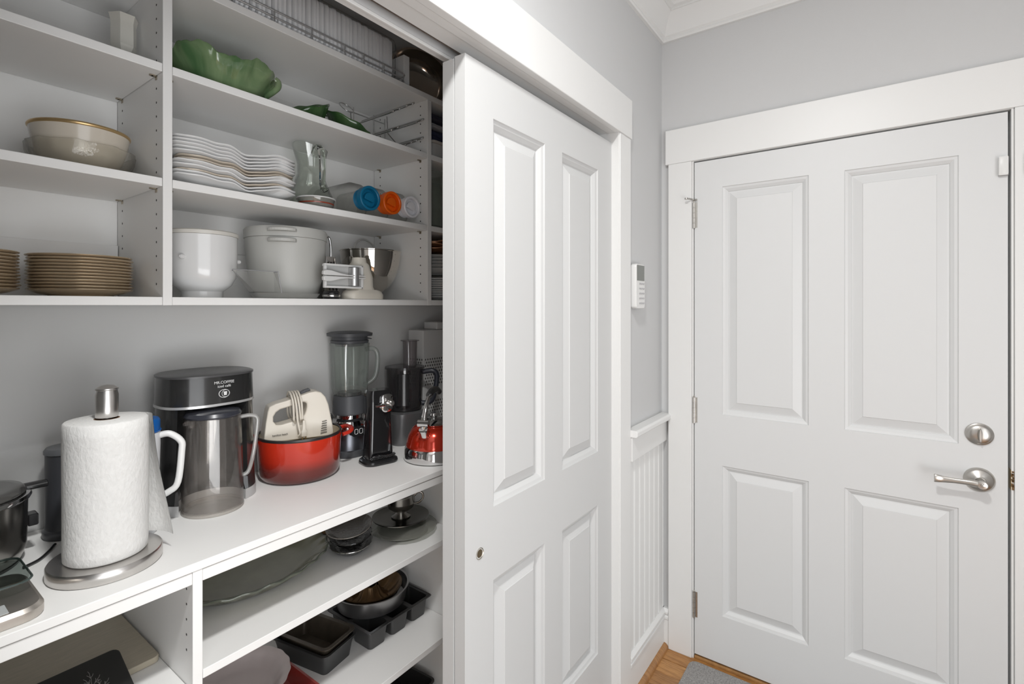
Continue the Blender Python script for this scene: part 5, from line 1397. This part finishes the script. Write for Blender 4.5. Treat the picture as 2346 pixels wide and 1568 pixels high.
MB().lathe([(0.0, 0.0), (0.085, 0.0), (0.100, 0.006), (0.118, 0.030), (0.132, 0.040), (0.134, 0.043), (0.130, 0.044), (0.112, 0.034), (0.096, 0.011), (0.082, 0.005), (0.0, 0.005)], 108, fn=lambda a, r, z: (1 + (0.009 * math.sin(18 * a) if r > 0.11 else 0.004 * math.sin(18 * a) if r > 0.09 else 0), 0)).build('dish_wall', mat('pale pink glaze', (0.60, 0.53, 0.52), 0.2, coat=0.5), sd, smooth=55)
rp = thing('roasting_pan', 'dark roasting pan on the lowest base shelf', 'pan', (1.085, 1.335, S3), math.radians(4))
tray_mesh(0.30, 0.22, 0.060, 0.012).build('pan_wall', mat('black roaster', (0.03, 0.029, 0.028), 0.3, 0.3), rp, smooth=35)

# ------------------------------------------------------------------ base shelves, left bay
WOODB = wave_mat('pale beech', (0.40, 0.36, 0.28), (0.46, 0.41, 0.32), 30, 0.4, 0.5, stretch=(1, 8, 1), bump=0.15)
b1 = MB().loft([[(p[0], p[1], z) for p in rrect(0.36, 0.30, 0.012, 5)] for z in (0.0, 0.014)]).build('cutting_board', WOODB, None, smooth=35, bevel=0.002)
b1.location = (0.262, 1.444, S1L)
tag(b1, 'beige wooden cutting board lying on the lower left shelf', 'cutting board')
bb = thing('black_tray', 'black tray with pale twig drawing leaning on the cutting board', 'tray', (0.195, 1.200, S1L + 0.0005), rot=(math.radians(21), 0, 0))
MB().loft([[(p[0], 0.068 + p[1], z) for p in rrect(w_, d_, 0.014, 5)] for (w_, d_, z) in ((0.352, 0.134, 0.0), (0.356, 0.138, 0.003), (0.356, 0.138, 0.007), (0.350, 0.132, 0.008))]).build('tray_body', mat('matt black lacquer', (0.012, 0.012, 0.011), 0.42), bb, smooth=35)
random.seed(5)
tw = MB()
def twig(x, y, a, L_, d_):
    x2, y2 = x + L_ * math.cos(a), y + L_ * math.sin(a)
    tw.tube([(x, y, 0.0081), ((x + x2) / 2 + 0.001, (y + y2) / 2, 0.0081), (x2, y2, 0.0081)], 0.0004, 5)
    if d_:
        for da in (-0.6, 0.45):
            twig(x + 0.6 * (x2 - x), y + 0.6 * (y2 - y), a + da, L_ * 0.6, d_ - 1)
        twig(x2, y2, a + 0.15, L_ * 0.65, d_ - 1)
twig(0.100, 0.020, 1.2, 0.040, 3)
twig(0.130, 0.030, 1.9, 0.030, 3)
twig(0.060, 0.035, 0.7, 0.028, 2)
o = tw.build('twig_print', mat('pale twig ink', (0.22, 0.21, 0.20), 0.6), bb); o['kind'] = 'stuff'

# a hair of clearance so that nothing is sunk into what carries it
for o in list(SC.objects):
    if o.parent is None and o.get('category') and o.name.split('.')[0] not in ('hanging_shelf_unit', 'base_shelf_unit', 'worktop', 'ceiling_lamp', 'contact_sensor', 'magnet_sensor', 'alarm_keypad', 'entry_mat'):
        o.location.z += 0.0006
